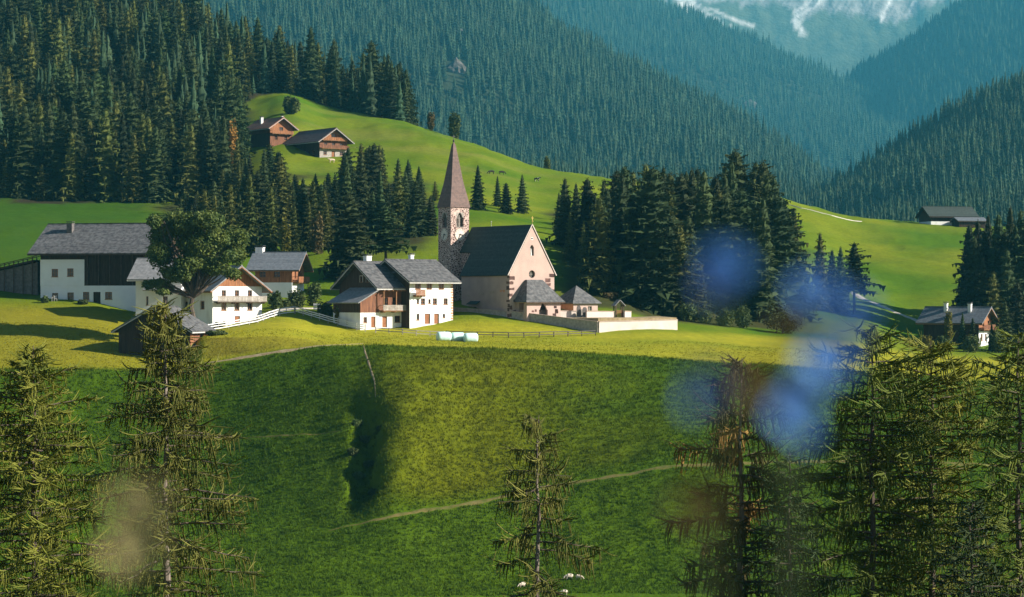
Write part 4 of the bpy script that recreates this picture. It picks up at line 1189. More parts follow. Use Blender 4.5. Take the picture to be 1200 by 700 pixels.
# ------------------------------------------------------------------ churchyard ground and walls
def pxy(px, D):
    return ((px - 600) / F * D, D)
yard = [pxy(529, 401), pxy(701, 387.5), pxy(793, 397), pxy(770, 425), pxy(640, 440), pxy(500, 436)]
q = MB(); n = len(yard)
q.add([(x, y, -6) for x, y in yard] + [(x, y, YARD - 0.05) for x, y in yard], [tuple(range(n, 2 * n)), tuple(range(n))[::-1]] + [(i, (i + 1) % n, n + (i + 1) % n, n + i) for i in range(n)])
tag(q.build('churchyard_ground', 'dirt'), 'gravelled churchyard behind its walls', None, None, 'structure')
def wall_run(name, label, pts, tops, thick, m, cop, z0=-8.0, cat='wall'):
    e = empty(name, (pts[0][0], pts[0][1], 0))
    tag(e, label, cat)
    o = Vector((pts[0][0], pts[0][1], 0))
    for (a, b), (ta, tb) in zip(zip(pts, pts[1:]), zip(tops, tops[1:])):
        A, B = Vector((*a, 0)) - o, Vector((*b, 0)) - o
        d = (B - A).normalized(); s = Vector((-d.y, d.x, 0)) * thick / 2
        up = lambda p, z: Vector((p.x, p.y, z))
        q = MB(); q.hexa([up(A - s, z0), up(B - s, z0), up(B + s, z0), up(A + s, z0)], [up(A - s, ta), up(B - s, tb), up(B + s, tb), up(A + s, ta)])
        q.build('wall_section', m, e)
        if cop:
            s2 = s * 1.35
            q = MB(); q.hexa([up(A - s2, ta + 0.003), up(B - s2, tb + 0.003), up(B + s2, tb + 0.003), up(A + s2, ta + 0.003)], [up(A - s2, ta + 0.12), up(B - s2, tb + 0.12), up(B + s2, tb + 0.12), up(A + s2, ta + 0.12)])
            q.build('coping', cop, e)
    return e
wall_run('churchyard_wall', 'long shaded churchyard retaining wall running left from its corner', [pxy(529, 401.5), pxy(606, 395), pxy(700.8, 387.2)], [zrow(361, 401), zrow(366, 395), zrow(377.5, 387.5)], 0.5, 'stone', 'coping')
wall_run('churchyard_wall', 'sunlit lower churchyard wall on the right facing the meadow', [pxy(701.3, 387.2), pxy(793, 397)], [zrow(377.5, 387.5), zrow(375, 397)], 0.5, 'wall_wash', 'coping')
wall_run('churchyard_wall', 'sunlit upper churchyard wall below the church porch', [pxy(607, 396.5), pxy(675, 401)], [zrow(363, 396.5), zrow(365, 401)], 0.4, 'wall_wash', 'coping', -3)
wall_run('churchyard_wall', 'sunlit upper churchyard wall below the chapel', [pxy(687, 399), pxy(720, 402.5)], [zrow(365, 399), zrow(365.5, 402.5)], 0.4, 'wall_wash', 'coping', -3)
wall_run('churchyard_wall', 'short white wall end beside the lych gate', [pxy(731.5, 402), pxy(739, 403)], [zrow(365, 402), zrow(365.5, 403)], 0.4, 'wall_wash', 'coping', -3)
wall_run('churchyard_wall', 'low pinkish wall stub right of the lych gate', [pxy(741, 403), pxy(750, 404)], [zrow(372, 403), zrow(372, 404)], 0.5, 'plaster_pink', None, -3)
lg = empty('lych_gate', (*pxy(726, 402.5), YARD), R(20)); tag(lg, 'little wooden lych gate with pitched roof in the churchyard wall', 'gate')
for x in (-0.75, 0.75):
    for y in (0.0, 1.0):
        q = MB(); q.box(x - 0.09, x + 0.09, y - 0.09, y + 0.09, -0.6, 2.35); q.build('post', 'beam_dark', lg)
q = MB()
for sg in (-1, 1):
    roof_slab(q, (sg * 1.15, -0.4, 2.15), (sg * 1.15, 1.4, 2.15), (0, 1.4, 3.3), (0, -0.4, 3.3), 0.12)
q.build('roof', 'slate_pale', lg)
q = MB()
for k in range(5):
    q = MB(); q.box(-0.6 + k * 0.26, -0.42 + k * 0.26, 0.0, 0.05, 0.0, 1.3); q.build('slat', 'beam', lg)
# graves in the churchyard gap
for k, (px, D, h, m, lab) in enumerate(((678, 400, 2.2, 'stone_dark', 'tall dark gravestone in the gap of the churchyard wall'), (682.5, 400.4, 1.5, 'stone', 'pale grey gravestone between two dark ones in the wall gap'), (685, 399.8, 1.9, 'stone_dark', 'dark rounded gravestone beside the right wall end'))):
    e = empty('gravestone', (*pxy(px, D), YARD), R(20)); tag(e, lab, 'gravestone')
    q = MB(); f = Face((-0.4, 0, 0), (1, 0, 0), (0, -1, 0))
    pts = [(0, -0.5), (0.8, -0.5), (0.8, h * 0.75)] + [(0.4 + 0.4 * math.cos(a), h * 0.75 + h * 0.25 * math.sin(a)) for a in (R(30), R(60), R(90), R(120), R(150))] + [(0, h * 0.75)]
    n = len(pts)
    q.add([f.p(u, v, 0) for u, v in pts] + [f.p(u, v, 0.2) for u, v in pts], [tuple(range(n, 2 * n)), tuple(range(n))[::-1]] + [(i, (i + 1) % n, n + (i + 1) % n, n + i) for i in range(n)])
    q.build('headstone', m, e)
    q = MB(); q.box(-0.55, 0.55, -0.3, 0.2, -0.5, 0.2); q.build('plinth', 'stone', e)
# ------------------------------------------------------------------ houses of the village
def corner(px, D, row):
    return ((px - 600) / F * D, D, zrow(row, D))
# white three-storey house
wh, wf, wr = house('white_house', 'three-storey white house with slate roof below the church tower', 'house', corner(480, 386, 380), 40, 10.0, 12.5, 8.3, 3.4, 'x',
  [(0, 12, ('plaster', 'wood_dark_y'), 'wall')],
  {'front': [('window', 1.9, 6.35, 0.95, 1.2, 'window_wood'), ('window', 4.5, 6.35, 0.95, 1.2, 'window_wood'), ('window', 7.3, 6.35, 0.95, 1.2, 'window_wood'),
             ('slot', 1.9, 3.7, 0.5, 0.85), ('window', 3.05, 3.55, 0.95, 1.1), ('slot', 4.55, 3.75, 0.5, 0.75), ('window', 5.8, 3.55, 0.95, 1.1), ('window', 8.3, 3.55, 0.95, 1.1),
             ('slot', 1.9, 0.75, 0.6, 1.1), ('door', 4.1, 0.0, 1.25, 1.85), ('door', 6.2, 0.0, 1.15, 1.85), ('slot', 7.9, 1.1, 0.55, 0.7)],
   'right': [('window', 3, 3.5, 0.9, 1.1), ('window', 7, 3.5, 0.9, 1.1), ('window', 5, 6.3, 0.9, 1.1)]},
  'slate', over=(1.3, 1.0), fascia='trim', chimneys=[(6.6, 8.2, 10.2, 12.6, 0.75, 'plaster')])
balcony(wh, Face((0, 0, 0), (1, 0, 0), (0, -1, 0)), 0.75, 2.9, 5.3, out=1.0, m='window_wood', slab='beam')
for k in range(16):       # red painted quoins on the right corner
    q = MB(); f = wf['front']; l = 0.55 if k % 2 else 0.35
    f.bx(q, 10.0 - l, 10.0 - 0.003, 0.3 + k * 0.48, 0.3 + k * 0.48 + 0.34, -0.02, 0.012); q.build('quoin_stone', 'plaster_rose', wh)
# wooden farmhouse left of it, with a lean-to
bh, bfc, br = house('farmhouse', 'dark wooden farmhouse with white base, lean-to and balcony in front', 'house', corner(443, 384.5, 384), 40, 8.3, 12.0, 7.9, 4.0, 'x',
  [(0, 2.9, 'plaster', 'base_wall'), (2.9, 14, ('wood_red', 'wood_dark_y'), 'timber_wall')],
  {'front': [('door', 1.5, 0.0, 1.1, 2.0), ('window', 4.4, 0.9, 1.3, 1.2), ('window', 1.7, 3.7, 1.1, 1.7), ('window', 4.0, 3.7, 1.3, 1.8), ('window', 6.4, 3.7, 1.3, 1.8)],
   'left': [('slot', 6.9, 8.2, 0.75, 1.1, 'window_pale'), ('slot', 8.8, 8.2, 0.75, 1.1, 'window_pale')]},
  'slate', over=(1.3, 1.2), fascia='trim', chimneys=[(2.6, 6.8, 10.2, 12.9, 1.1, 'plaster')])
balcony(bh, bfc['front'], 0.1, 8.1, 3.05, out=1.5, h=1.0, m='wood_grey', slab='beam')
q = MB()
for k in range(9):
    q = MB(); bfc['front'].bx(q, 0.2 + k * 0.95, 0.36 + k * 0.95, 6.55, 6.75, 0.003, 1.7); q.build('rafter', 'beam', bh)
for u in (0.2, 3.0, 5.6, 7.9):
    q = MB(); bfc['front'].bx(q, u, u + 0.16, 3.06, 6.55, 1.30, 1.46); q.build('balcony_post', 'beam', bh)
dm_ = MB(); dm_.box(5.2, 6.3, 1.6, 4.0, 7.9, 10.0); do = dm_.build('dormer', 'wood_dark', br)
q = MB(); roof_slab(q, (4.95, 1.3, 9.85), (4.95, 4.2, 9.85), (5.75, 4.2, 10.5), (5.75, 1.3, 10.5), 0.1); roof_slab(q, (6.55, 1.3, 9.85), (6.55, 4.2, 9.85), (5.75, 4.2, 10.5), (5.75, 1.3, 10.5), 0.1); q.build('dormer_roof', 'slate', do)
fd = Face((5.2, 1.6, 0), (1, 0, 0), (0, -1, 0)); q = MB(); fd.bx(q, 0.25, 0.85, 8.9, 9.6, 0.003, 0.05); q.build('dormer_window', 'window_pale', do)
# lean-to (a part of the farmhouse)
lt0 = -4.2
lfr = Face((lt0, -0.35, 0), (1, 0, 0), (0, -1, 0)); lle = Face((lt0, 8.0, 0), (0, -1, 0), (-1, 0, 0))
q = MB(); wall_mesh(q, lfr, [(0, -2.5), (4.18, -2.5), (4.18, 2.7), (0, 2.7)], [(0.7, 1.5, 0.9, 1.9), (2.4, 3.4, 0.0, 2.0)]); wall_mesh(q, lle, [(0, -2.5), (8.35, -2.5), (8.35, 2.7), (0, 2.7)], []); lo = q.build('lean_to', 'plaster', bh)
window(lfr, 1.1, 0.9, 0.8, 1.0, lo, 'window_wood'); door(lfr, 2.9, 0, 1.0, 2.0, lo)
q = MB(); lfr2 = Face((lt0 - 0.03, -0.38, 0), (1, 0, 0), (0, -1, 0))
wall_mesh(q, lfr2, [(0, 2.704), (4.2, 2.704), (4.2, 7.1), (0, 5.0)], []); q.build('lean_to_boards', 'wood_red', lo)
q = MB(); wall_mesh(q, Face((lt0 - 0.03, 8.0, 0), (0, -1, 0), (-1, 0, 0)), [(0, 2.704), (8.38, 2.704), (8.38, 5.0), (0, 5.0)], []); q.build('lean_to_side', 'wood_dark_y', lo)
q = MB(); roof_slab(q, (lt0 - 1.1, -1.2, 4.5), (lt0 - 1.1, 8.6, 4.5), (0.25, 8.6, 7.35), (0.25, -1.2, 7.35), 0.2); q.build('lean_to_roof', 'slate_pale', lo)

# left house: white, gable with balcony to the front
lh, lff, lr = house('white_house', 'white gabled house with wooden balcony behind the big leafy tree', 'house', corner(249, 385, 387), 40, 10.6, 15.0, 7.9, 3.7, 'y',
  [(0, 7.9, 'plaster', 'wall'), (7.9, 14, 'wood_orange', 'gable_boards')],
  {'front': [('window', 5.2, 6.1, 0.9, 1.1), ('window', 8.0, 6.1, 0.9, 1.1), ('window', 2.4, 3.55, 0.95, 1.35, 'window_pale'), ('window', 5.2, 3.55, 0.95, 1.35, 'window_pale'), ('window', 8.0, 3.55, 0.95, 1.35, 'window_pale'),
             ('slot', 2.5, 0.75, 0.6, 0.8), ('door', 5.3, 0.0, 1.15, 2.5), ('slot', 8.0, 0.75, 0.5, 0.7), ('window', 2.4, 6.1, 0.9, 1.1)],
   'left': [('window', 11.6, 3.8, 1.2, 1.4, 'window_pale'), ('window', 6.0, 3.8, 1.0, 1.3), ('slot', 3.0, 3.8, 0.8, 1.3)]},
  'slate_pale', over=(1.3, 1.5), fascia='wood_orange', chimneys=[(6.6, 10, 10.2, 13.0, 1.0, 'plaster')])
balcony(lh, lff['front'], 0.3, 10.9, 5.1, out=1.3, h=1.05, m='wood_grey', slab='beam_dark')
# white outbuilding with pale roof to its left
ob, of_, orf = house('outbuilding', 'white outbuilding with pale grey roof between the barn and the leafy tree', 'house', corner(159, 391, 382), -8, 8.6, 9.0, 9.4, 3.0, 'x',
  [(0, 14, 'plaster_cool', 'wall')],
  {'front': [('window', 5.6, 4.0, 0.9, 1.4), ('slot', 2.2, 3.8, 0.4, 1.6)], 'right': [('slot', 3.0, 4.2, 0.8, 1.4)]},
  'slate_pale', over=(1.5, 1.2), fascia='trim')
q = MB(); roof_slab(q, (2.0, -2.2, 6.6), (9.0, -2.2, 6.6), (9.0, 0.02, 7.5), (2.0, 0.02, 7.5), 0.16); q.build('lower_roof', 'slate_pale', ob)
# big barn on the left
bn, bnf, bnr = house('barn', 'large dark timber barn with white plastered ground floors at far left', 'barn', corner(47.5, 409, 357), -13, 23.5, 16.0, 10.4, 5.2, 'x',
  [(0, 3.6, 'plaster_cool', 'ground_wall'), (3.6, 16, ('wood_dark', 'wood_dark_y'), 'timber_wall')],
  {'front': [('window', 3.0, 0.7, 1.25, 1.5), ('window', 6.2, 0.8, 1.3, 1.5), ('window', 9.4, 0.9, 1.3, 1.5), ('barn_door', 11.6, 0.0, 1.5, 2.4), ('window', 14.0, 1.0, 1.4, 1.4)]},
  'slate', over=(1.2, 2.2), fascia='beam_dark', chimneys=[(3.6, 5.6, 13.2, 15.6, 1.1, 'stone_dark')])
q = MB(); wall_mesh(q, Face((-0.03, -0.06, 0), (1, 0, 0), (0, -1, 0)), [(0, 3.603), (9.1, 3.603), (9.1, 8.6), (0, 8.6)], [(2.4, 3.65, 5.3, 6.8), (5.6, 6.85, 5.4, 6.9)], 0.2); pb = q.build('upper_plaster', 'plaster_cool', bn)
wfb = Face((-0.03, -0.06, 0), (1, 0, 0), (0, -1, 0))
window(wfb, 3.03, 5.3, 1.25, 1.5, bn, 'window_wood', depth=0.05); window(wfb, 6.23, 5.4, 1.25, 1.5, bn, 'window_wood', depth=0.05)
for k in range(6):
    q = MB(); f = bnf['front']; f.bx(q, 9.6 + k * 2.3, 9.78 + k * 2.3, 3.62, 10.3, 0.003, 0.16); q.build('post', 'beam_dark', bn)
# things by the barn door: bench, barrels and garden seats
gt = empty('garden_table', G3(57, D=406)); tag(gt, 'small pale garden table in front of the barn', 'table')
q = MB(); q.box(-0.8, 0.8, -0.5, 0.5, 0.72, 0.78); q.build('table_top', 'trim', gt)
for sx in (-0.7, 0.7):
    for sy in (-0.4, 0.4):
        q = MB(); q.box(sx - 0.04, sx + 0.04, sy - 0.04, sy + 0.04, -0.2, 0.72); q.build('leg', 'trim', gt)
for px, lab in ((53.5, 'grey garden chair left of the table at the barn'), (65, 'white garden chair right of the table at the barn')):
    gc = empty('garden_chair', G3(px, D=406), R(20)); tag(gc, lab, 'chair')
    q = MB(); q.box(-0.28, 0.28, -0.28, 0.28, 0.42, 0.48); q.build('seat', 'trim', gc)
    q = MB(); q.box(-0.28, 0.28, 0.24, 0.30, 0.50, 1.05); q.build('backrest', 'trim', gc)
    for sx in (-0.25, 0.25):
        for sy in (-0.25, 0.25):
            q = MB(); q.box(sx - 0.025, sx + 0.025, sy - 0.025, sy + 0.025, -0.2, 0.42); q.build('leg', 'trim', gc)
# timber ramp to the hay loft
rp = empty('barn_ramp', G3(20, D=413)); tag(rp, 'dark timber ramp bridge leading to the barn loft', 'ramp')
z0 = rp.location.z
def rl(px, D, z):
    return Vector(((px - 600) / F * D, D, z)) - rp.location
A, B = rl(-40, 420, zrow(326, 420)), rl(46, 413, zrow(306, 413))
q = MB(); q.bar(A, B, 4.0, 0.35); q.build('deck', 'wood_dark', rp)
q = MB(); q.hexa([A + Vector((0, -1.5, -7)), B + Vector((0, -1.5, -9)), B + Vector((0, 1.5, -9)), A + Vector((0, 1.5, -7))], [A + Vector((0, -1.5, -0.25)), B + Vector((0, -1.5, -0.25)), B + Vector((0, 1.5, -0.25)), A + Vector((0, 1.5, -0.25))]); q.build('shadow_fill', 'stone_dark', rp)  # dark block added to stand for the deep shadow under the deck
for s_ in (-1.9, 1.9):
    q = MB(); q.bar(A + Vector((0, s_, 1.0)), B + Vector((0, s_, 1.0)), 0.1, 0.14); q.build('rail', 'beam_dark', rp)
for k in range(8):
    p = A.lerp(B, (k + 0.5) / 8)
    for s_ in (-1.9, 1.9):
        gz = G.z(p.x + rp.location.x, p.y + rp.location.y + s_) - rp.location.z
        q = MB(); q.bar(p + Vector((0, s_, gz - p.z - 0.5)), p + Vector((0, s_, 1.0)), 0.18, 0.18); q.build('post', 'beam_dark', rp)
# shed in front
sh, shf, shr = house('shed', 'dark timber shed standing below the white gabled house', 'shed', corner(139, 360, 431), -13, 12.8, 9.0, 6.6, 3.6, 'y',
  [(0, 1.6, 'stone_dark', 'stone_base'), (1.6, 14, ('wood_dark', 'wood_red'), 'timber_wall')],
  {'front': [('barn_door', 5.6, 1.61, 2.6, 2.9)]}, 'slate', over=(0.9, 1.2), fascia='trim', base=-4)
for k in range(4):
    q = MB(); shf['right'].bx(q, 0.1 + 0.3 * k, 0.36 + 0.3 * k, 3.0 - 0.25 * (k % 2), 6.0, 0.003, 0.07); q.build('board', 'wood_orange', sh)
# brown chalet behind
ct, ctf, ctr = house('chalet', 'brown timber chalet on white base behind the white gabled house', 'house', corner(299, 414, 350), -10, 7.4, 8.5, 6.1, 2.9, 'x',
  [(0, 3.1, 'plaster_cool', 'base_wall'), (3.1, 12, 'wood_orange', 'timber_wall')],
  {'front': [('window', 4.4, 4.1, 1.3, 1.2), ('window', 1.5, 4.1, 1.3, 1.2)], 'right': [('window', 2.4, 3.9, 1.1, 1.7), ('window', 5.6, 3.9, 1.1, 1.5), ('window', 4.0, 0.9, 1.0, 1.1)]},
  'slate_blue', over=(1.0, 1.7), fascia='beam', chimneys=[(-0.4, 4.6, 7.0, 9.9, 1.5, 'plaster')])
balcony(ct, ctf['right'], 0.2, 8.2, 3.25, out=1.3, h=1.0, m='wood_orange', slab='beam')

# ------------------------------------------------------------------ farms on the upper meadow
def on(px, D):
    return G3(px, D=D)
p = on(374.5, 655); p.z += 0.2
f1, f1f, f1r = house('farmhouse', 'brown roofed farmhouse with rosy timber gable on the upper meadow', 'house', p, 38, 10.2, 18.0, 5.6, 3.4, 'y',
  [(0, 2.6, ('stone', 'wood_dark_y'), 'base_wall'), (2.6, 5.9, ('wood_red', 'wood_dark_y'), 'timber_wall'), (5.9, 14, ('wood_orange', 'wood_dark_y'), 'gable_boards')],
  {'front': [('window', 2.0, 0.8, 1.2, 1.2), ('door', 5.0, 0, 1.2, 2.0), ('window', 8.0, 0.8, 1.2, 1.2), ('window', 2.2, 3.3, 1.1, 1.2), ('window', 5.1, 3.3, 1.1, 1.2), ('window', 8.0, 3.3, 1.1, 1.2), ('window', 5.1, 6.2, 1.6, 1.2)],
   'left': [('window', 14.5, 1.0, 1.2, 1.2), ('window', 10, 1.0, 1.2, 1.2), ('window', 5, 1.0, 1.2, 1.2)]}, 'roof_brown', over=(1.5, 1.8), fascia='trim')
balcony(f1, f1f['front'], 0.1, 10.1, 2.75, out=1.2, m='wood_red', slab='beam')
balcony(f1, f1f['front'], 0.6, 9.6, 5.25, out=1.0, m='wood_orange', slab='beam')
p = on(316.5, 668); p.z += 0.3
f2, f2f, f2r = house('farmhouse', 'red roofed farmhouse half hidden by dark trees on the upper meadow', 'house', p, 38, 8.2, 13.0, 6.6, 2.7, 'y',
  [(0, 4.4, ('wood_red', 'wood_dark_y'), 'base_wall'), (4.4, 14, ('wood_orange', 'wood_red'), 'gable_boards')],
  {'front': [('window', 2.2, 2.2, 1.1, 1.3), ('window', 5.8, 2.2, 1.1, 1.3), ('window', 4.1, 5.0, 1.4, 1.3)]}, 'tile_red', over=(1.4, 1.6), fascia='trim', chimneys=[(1.8, 8.0, 6.6, 9.6, 0.8, 'plaster'), (6.0, 2.5, 8.0, 9.8, 0.6, 'plaster')])
balcony(f2, f2f['front'], 0.2, 8.0, 4.2, out=1.1, m='wood_orange', slab='beam')
# barn on the far right meadow
p = on(1091, 685); p.z = zrow(262.5, 685)
rb, rbf, rbr = house('barn', 'long low dark barn on the crest of the right meadow', 'barn', p, 14, 15.5, 9.0, 2.9, 2.8, 'x',
  [(0, 0.8, 'plaster', 'base_wall'), (0.8, 9, ('wood_dark', 'wood_dark_y'), 'timber_wall')], {'front': [('barn_door', 4, 0.81, 2.6, 1.9), ('window', 10, 1.2, 1.2, 0.9)]}, 'church_shingle', over=(0.9, 1.0), fascia='beam_dark')
p = on(1124, 680); p.z = zrow(264, 680)
rs, rsf, rsr = house('shed', 'low pale-roofed shed right of the long dark barn', 'shed', p, 10, 9.0, 6.0, 1.5, 1.0, 'x', [(0, 6, 'wood_dark', 'timber_wall')], {}, 'slate_blue', over=(0.6, 0.6), fascia='beam_dark')
# house at the right
p = Vector(((1147 - 600) / F * 448, 448, zrow(405, 448)))
rh, rhf, rhr = house('farmhouse', 'white house with timber gable and pale roof among trees at right', 'house', p, 55, 7.6, 12.5, 5.4, 2.6, 'y',
  [(0, 3.3, ('plaster', 'wood_dark_y'), 'base_wall'), (3.3, 9, ('wood_orange', 'wood_dark_y'), 'gable_boards')],  # side walls take dark wood so the left side's shade is in the colour
  {'front': [('window', 1.6, 1.0, 0.9, 1.4), ('window', 3.8, 1.0, 0.9, 1.4), ('window', 6.0, 1.0, 0.9, 1.4), ('window', 2.4, 3.9, 0.9, 1.2), ('window', 5.2, 3.9, 0.9, 1.2)],
   'left': [('window', 10, 1.0, 1.0, 1.2), ('window', 6, 1.0, 1.0, 1.2)]}, 'slate_blue', over=(1.2, 1.3), fascia='beam', chimneys=[(2.4, 3.0, 6.5, 8.6, 0.7, 'plaster'), (2.6, 8.5, 6.5, 8.7, 0.7, 'plaster')])
balcony(rh, rhf['front'], 0.2, 7.4, 3.35, out=1.1, m='wood_red', slab='beam')

# ------------------------------------------------------------------ fences: each post and rail a piece
def fence(label, pts, step, h, rails, pm, rmat, sink=0.3):
    P = [Vector((*p[:2], 0)) for p in pts]
    seg = [(b - a).length for a, b in zip(P, P[1:])]
    L = sum(seg); n = max(2, int(L / step))
    pos = []
    for k in range(n + 1):
        d = L * k / n; i = 0
        while i < len(seg) - 1 and d > seg[i]:
            d -= seg[i]; i += 1
        q = P[i].lerp(P[i + 1], min(1, d / seg[i])); q.z = G.z(q.x, q.y); pos.append(q)
    e = empty('fence', pos[0]); tag(e, label, 'fence')
    pq = MB(); pq.box(-0.07, 0.07, -0.07, 0.07, -sink, h); base_me = None
    for k, p_ in enumerate(pos):
        if base_me is None:
            o = pq.build('post', pm, e); base_me = o.data
        else:
            o = bpy.data.objects.new('post', base_me); col.objects.link(o); o.parent = e
        o.location = p_ - pos[0]; o.rotation_euler = (random.uniform(-0.04, 0.04), random.uniform(-0.05, 0.05), random.uniform(0, 1))
    for a, b in zip(pos, pos[1:]):
        for r_ in rails:
            q = MB(); off = Vector((0, -0.1, 0))
            q.bar(a - pos[0] + off + Vector((0, 0, r_ + random.uniform(-0.04, 0.04))), b - pos[0] + off + Vector((0, 0, r_ + random.uniform(-0.04, 0.04))), 0.05, 0.15); q.build('rail', rmat, e)
    return e
def hits(*pp):
    return [G.hit(a, b, 340) for a, b in pp]
fence('weathered pale plank fence curving past the white gabled house', [G3(232, D=372), G3(262, D=376), G3(300, D=381), G3(330, D=391), G3(345, D=394)], 2.1, 1.4, (0.35, 0.78, 1.2), 'wood_grey', 'plaster_cool')
fence('pale plank fence on the lawn edge left of the farmhouse', [G3(346, D=394), G3(380, D=387), G3(418, D=381), G3(428, D=379)], 2.4, 1.4, (0.5, 0.85, 1.2), 'wood_grey', 'plaster_cool')
fence('low pale fence in front of the farmhouse and white house', [G3(440, D=379), G3(478, D=378), G3(520, D=379)], 2.3, 1.0, (0.4, 0.85), 'wood_grey', 'wood_grey')
fence('dark weathered rail fence below the churchyard wall', [G3(523, D=379.5), G3(560, D=379), G3(600, D=379), G3(640, D=380), G3(698, D=384)], 2.6, 1.0, (0.45, 0.9), 'beam_dark', 'stone_dark')
gb = empty('gate_board', G3(372, D=398)); tag(gb, 'pale slatted board beside the track above the fence', 'gate')
for k in range(4):
    q = MB(); q.box(-0.75, 0.75, 0, 0.06, 0.6 + k * 0.32, 0.82 + k * 0.32); q.build('slat', 'plaster_cool', gb)
for x in (-0.65, 0.65):
    q = MB(); q.box(x - 0.05, x + 0.05, 0.064, 0.14, -0.4, 1.85); q.build('post', 'wood_grey', gb)
# ------------------------------------------------------------------ wrapped hay bales
def bale(px, D, lab, l=1.75, rr=0.82, rz=0):
    p = G3(px, D=D)
    n, k = 22, 9
    V, Fq = [], []
    prof = [(0.0, 0.55), (0.02, 0.86), (0.06, 0.96), (0.2, 1.0), (0.5, 1.015), (0.8, 1.0), (0.94, 0.96), (0.98, 0.86), (1.0, 0.55)]
    for (t, s) in prof:
        for i in range(n):
            a = 2 * math.pi * i / n
            r = rr * s * (1 + 0.012 * math.sin(a * 5 + t * 9))
            y = r * math.cos(a); z = r * math.sin(a)
            z = max(z, -rr * 0.86)
            V.append(((t - 0.5) * l, y, z + rr * 0.84))
    for j in range(len(prof) - 1):
        for i in range(n):
            Fq.append((j * n + i, j * n + (i + 1) % n, (j + 1) * n + (i + 1) % n, (j + 1) * n + i))
    Fq.append(tuple(range(n))[::-1]); Fq.append(tuple((len(prof) - 1) * n + i for i in range(n)))
    q = MB(); q.add(V, Fq); o = q.build('hay_bale', 'wrap', None, True)
    o.location = p; o.rotation_euler = (0, 0, R(rz)); tag(o, lab, 'hay bale', 'wrapped hay bales')
bale(520, 372, 'mint wrapped hay bale at the left end of the row', 2.5, 0.86, 24)
bale(536, 373, 'mint wrapped hay bale in the middle of the row', 2.4, 0.85, 22)
bale(551.5, 372, 'mint wrapped hay bale at the right end of the row', 2.4, 0.86, 20)

# ------------------------------------------------------------------ paths
PATH_PTS = []
def drape(name, label, pts, w, m, lift=0.05, step=1.0):
    P = [Vector((*p[:2], 0)) for p in pts]
    out = []
    for a, b in zip(P, P[1:]):
        k = max(1, int((b - a).length / step))
        out += [a.lerp(b, i / k) for i in range(k)]
    out.append(P[-1])
    PATH_PTS.extend([(p.x, p.y, w / 2) for p in out])
    V, Fq = [], []
    for i, p in enumerate(out):
        d = (out[min(i + 1, len(out) - 1)] - out[max(i - 1, 0)]).normalized()
        s = Vector((-d.y, d.x, 0)) * w / 2 * (1 + 0.35 * math.sin(i * 1.3) * math.sin(i * 0.37)) * min(1, 0.15 + i / 12, 0.15 + (len(out) - 1 - i) / 12)
        for k in (-1, -0.33, 0.33, 1):
            q = p + s * k
            V.append((q.x, q.y, G.z(q.x, q.y) + lift * (1.3 if abs(k) < 0.5 else -0.2)))
    for i in range(len(out) - 1):
        for k in range(3):
            Fq.append((i * 4 + k, i * 4 + k + 1, i * 4 + 5 + k, i * 4 + 4 + k))
    q = MB(); q.add(V, Fq); o = q.build(name, m)
    tag(o, label, None, None, 'structure')
    return o
def hp(pp, dmin=285):
    return [G.hit(a, b, dmin) for a, b in pp]
drape('path', 'narrow trail crossing the slope below the spur', hp([(385, 623), (450, 609), (520, 596), (600, 580), (660, 569), (720, 558), (800, 546), (900, 542), (1000, 541), (1100, 543), (1230, 548)]), 0.85, 'trail')
drape('path', 'bare dirt track running down from the terrace edge', hp([(425, 404), (428, 414), (434, 432), (439, 448), (440, 466)]), 0.45, 'dirt')
drape('path', 'grassy track along the terrace edge towards the shed', hp([(240, 427), (290, 419), (340, 411), (385, 405), (425, 403)]), 0.9, 'dirt')
drape('path', 'faint trail across the dark hollow on the left', hp([(270, 516), (330, 511), (400, 506)]), 0.5, 'trail')
drape('road', 'pale lane between the plank fence and the white gabled house', [G3(246, D=381), G3(275, D=384), G3(305, D=390), G3(335, D=399), G3(372, D=403), G3(392, D=400)], 2.6, 'gravel', 0.06, 1.0)
drape('road', 'pale gravel road descending to the right hand house', hp([(990, 338), (1010, 350), (1040, 362), (1070, 374), (1092, 384)], 430), 2.6, 'gravel', 0.12, 2)
drape('road', 'pale road along the crest of the right meadow', hp([(913, 237), (940, 244.5), (975, 253), (1010, 260)], 560), 1.3, 'gravel', 0.15, 3)

# ------------------------------------------------------------------ standing trees
def ordn(k):
    return ['first', 'second', 'third', 'fourth', 'fifth', 'sixth', 'seventh', 'eighth', 'ninth', 'tenth', 'eleventh', 'twelfth', 'thirteenth', 'fourteenth', 'fifteenth', 'sixteenth', 'seventeenth', 'eighteenth', 'nineteenth', 'twentieth'][k]
def tree_px(kind, px, D, toprow, label, group=None, wide=1.0, sink=0.0):
    p = G3(px, D=D)
    H = zrow(toprow, D) - p.z
    return tree(kind, p - Vector((0, 0, sink)), H, label, group, wide)
TREES = 0
# behind the church
for k, (px, D, top, kd, wd) in enumerate(((560, 540, 193, 'slim', 1.25), (583, 560, 206, 'slim', 1.0), (593, 540, 214, 'spruce', 0.9), (612, 550, 204, 'slim', 1.2))):
    tree_px(kd, px, D, top, '%s conifer from the left behind the church roof' % ordn(k), 'conifers behind the church roof', wd)
for k, (px, D, top, kd, wd) in enumerate(((662, 480, 208, 'spruce', 0.9), (675, 500, 214, 'slim', 1.1), (688, 480, 208, 'spruce', 0.9), (697, 470, 226, 'slim', 1.1), (668, 462, 248, 'larch', 0.8), (684, 458, 262, 'larch', 0.8), (655, 500, 225, 'slim', 1.0))):
    tree_px(kd, px, D, top, '%s conifer from the left at the grove edge behind the chapel' % ordn(k) if k < 4 else ('pale larch low at the grove edge right of the church' if k == 4 else 'smaller pale larch above the chapel roof' if k == 5 else 'slim spruce touching the church gable'), 'grove edge behind the chapel', wd)
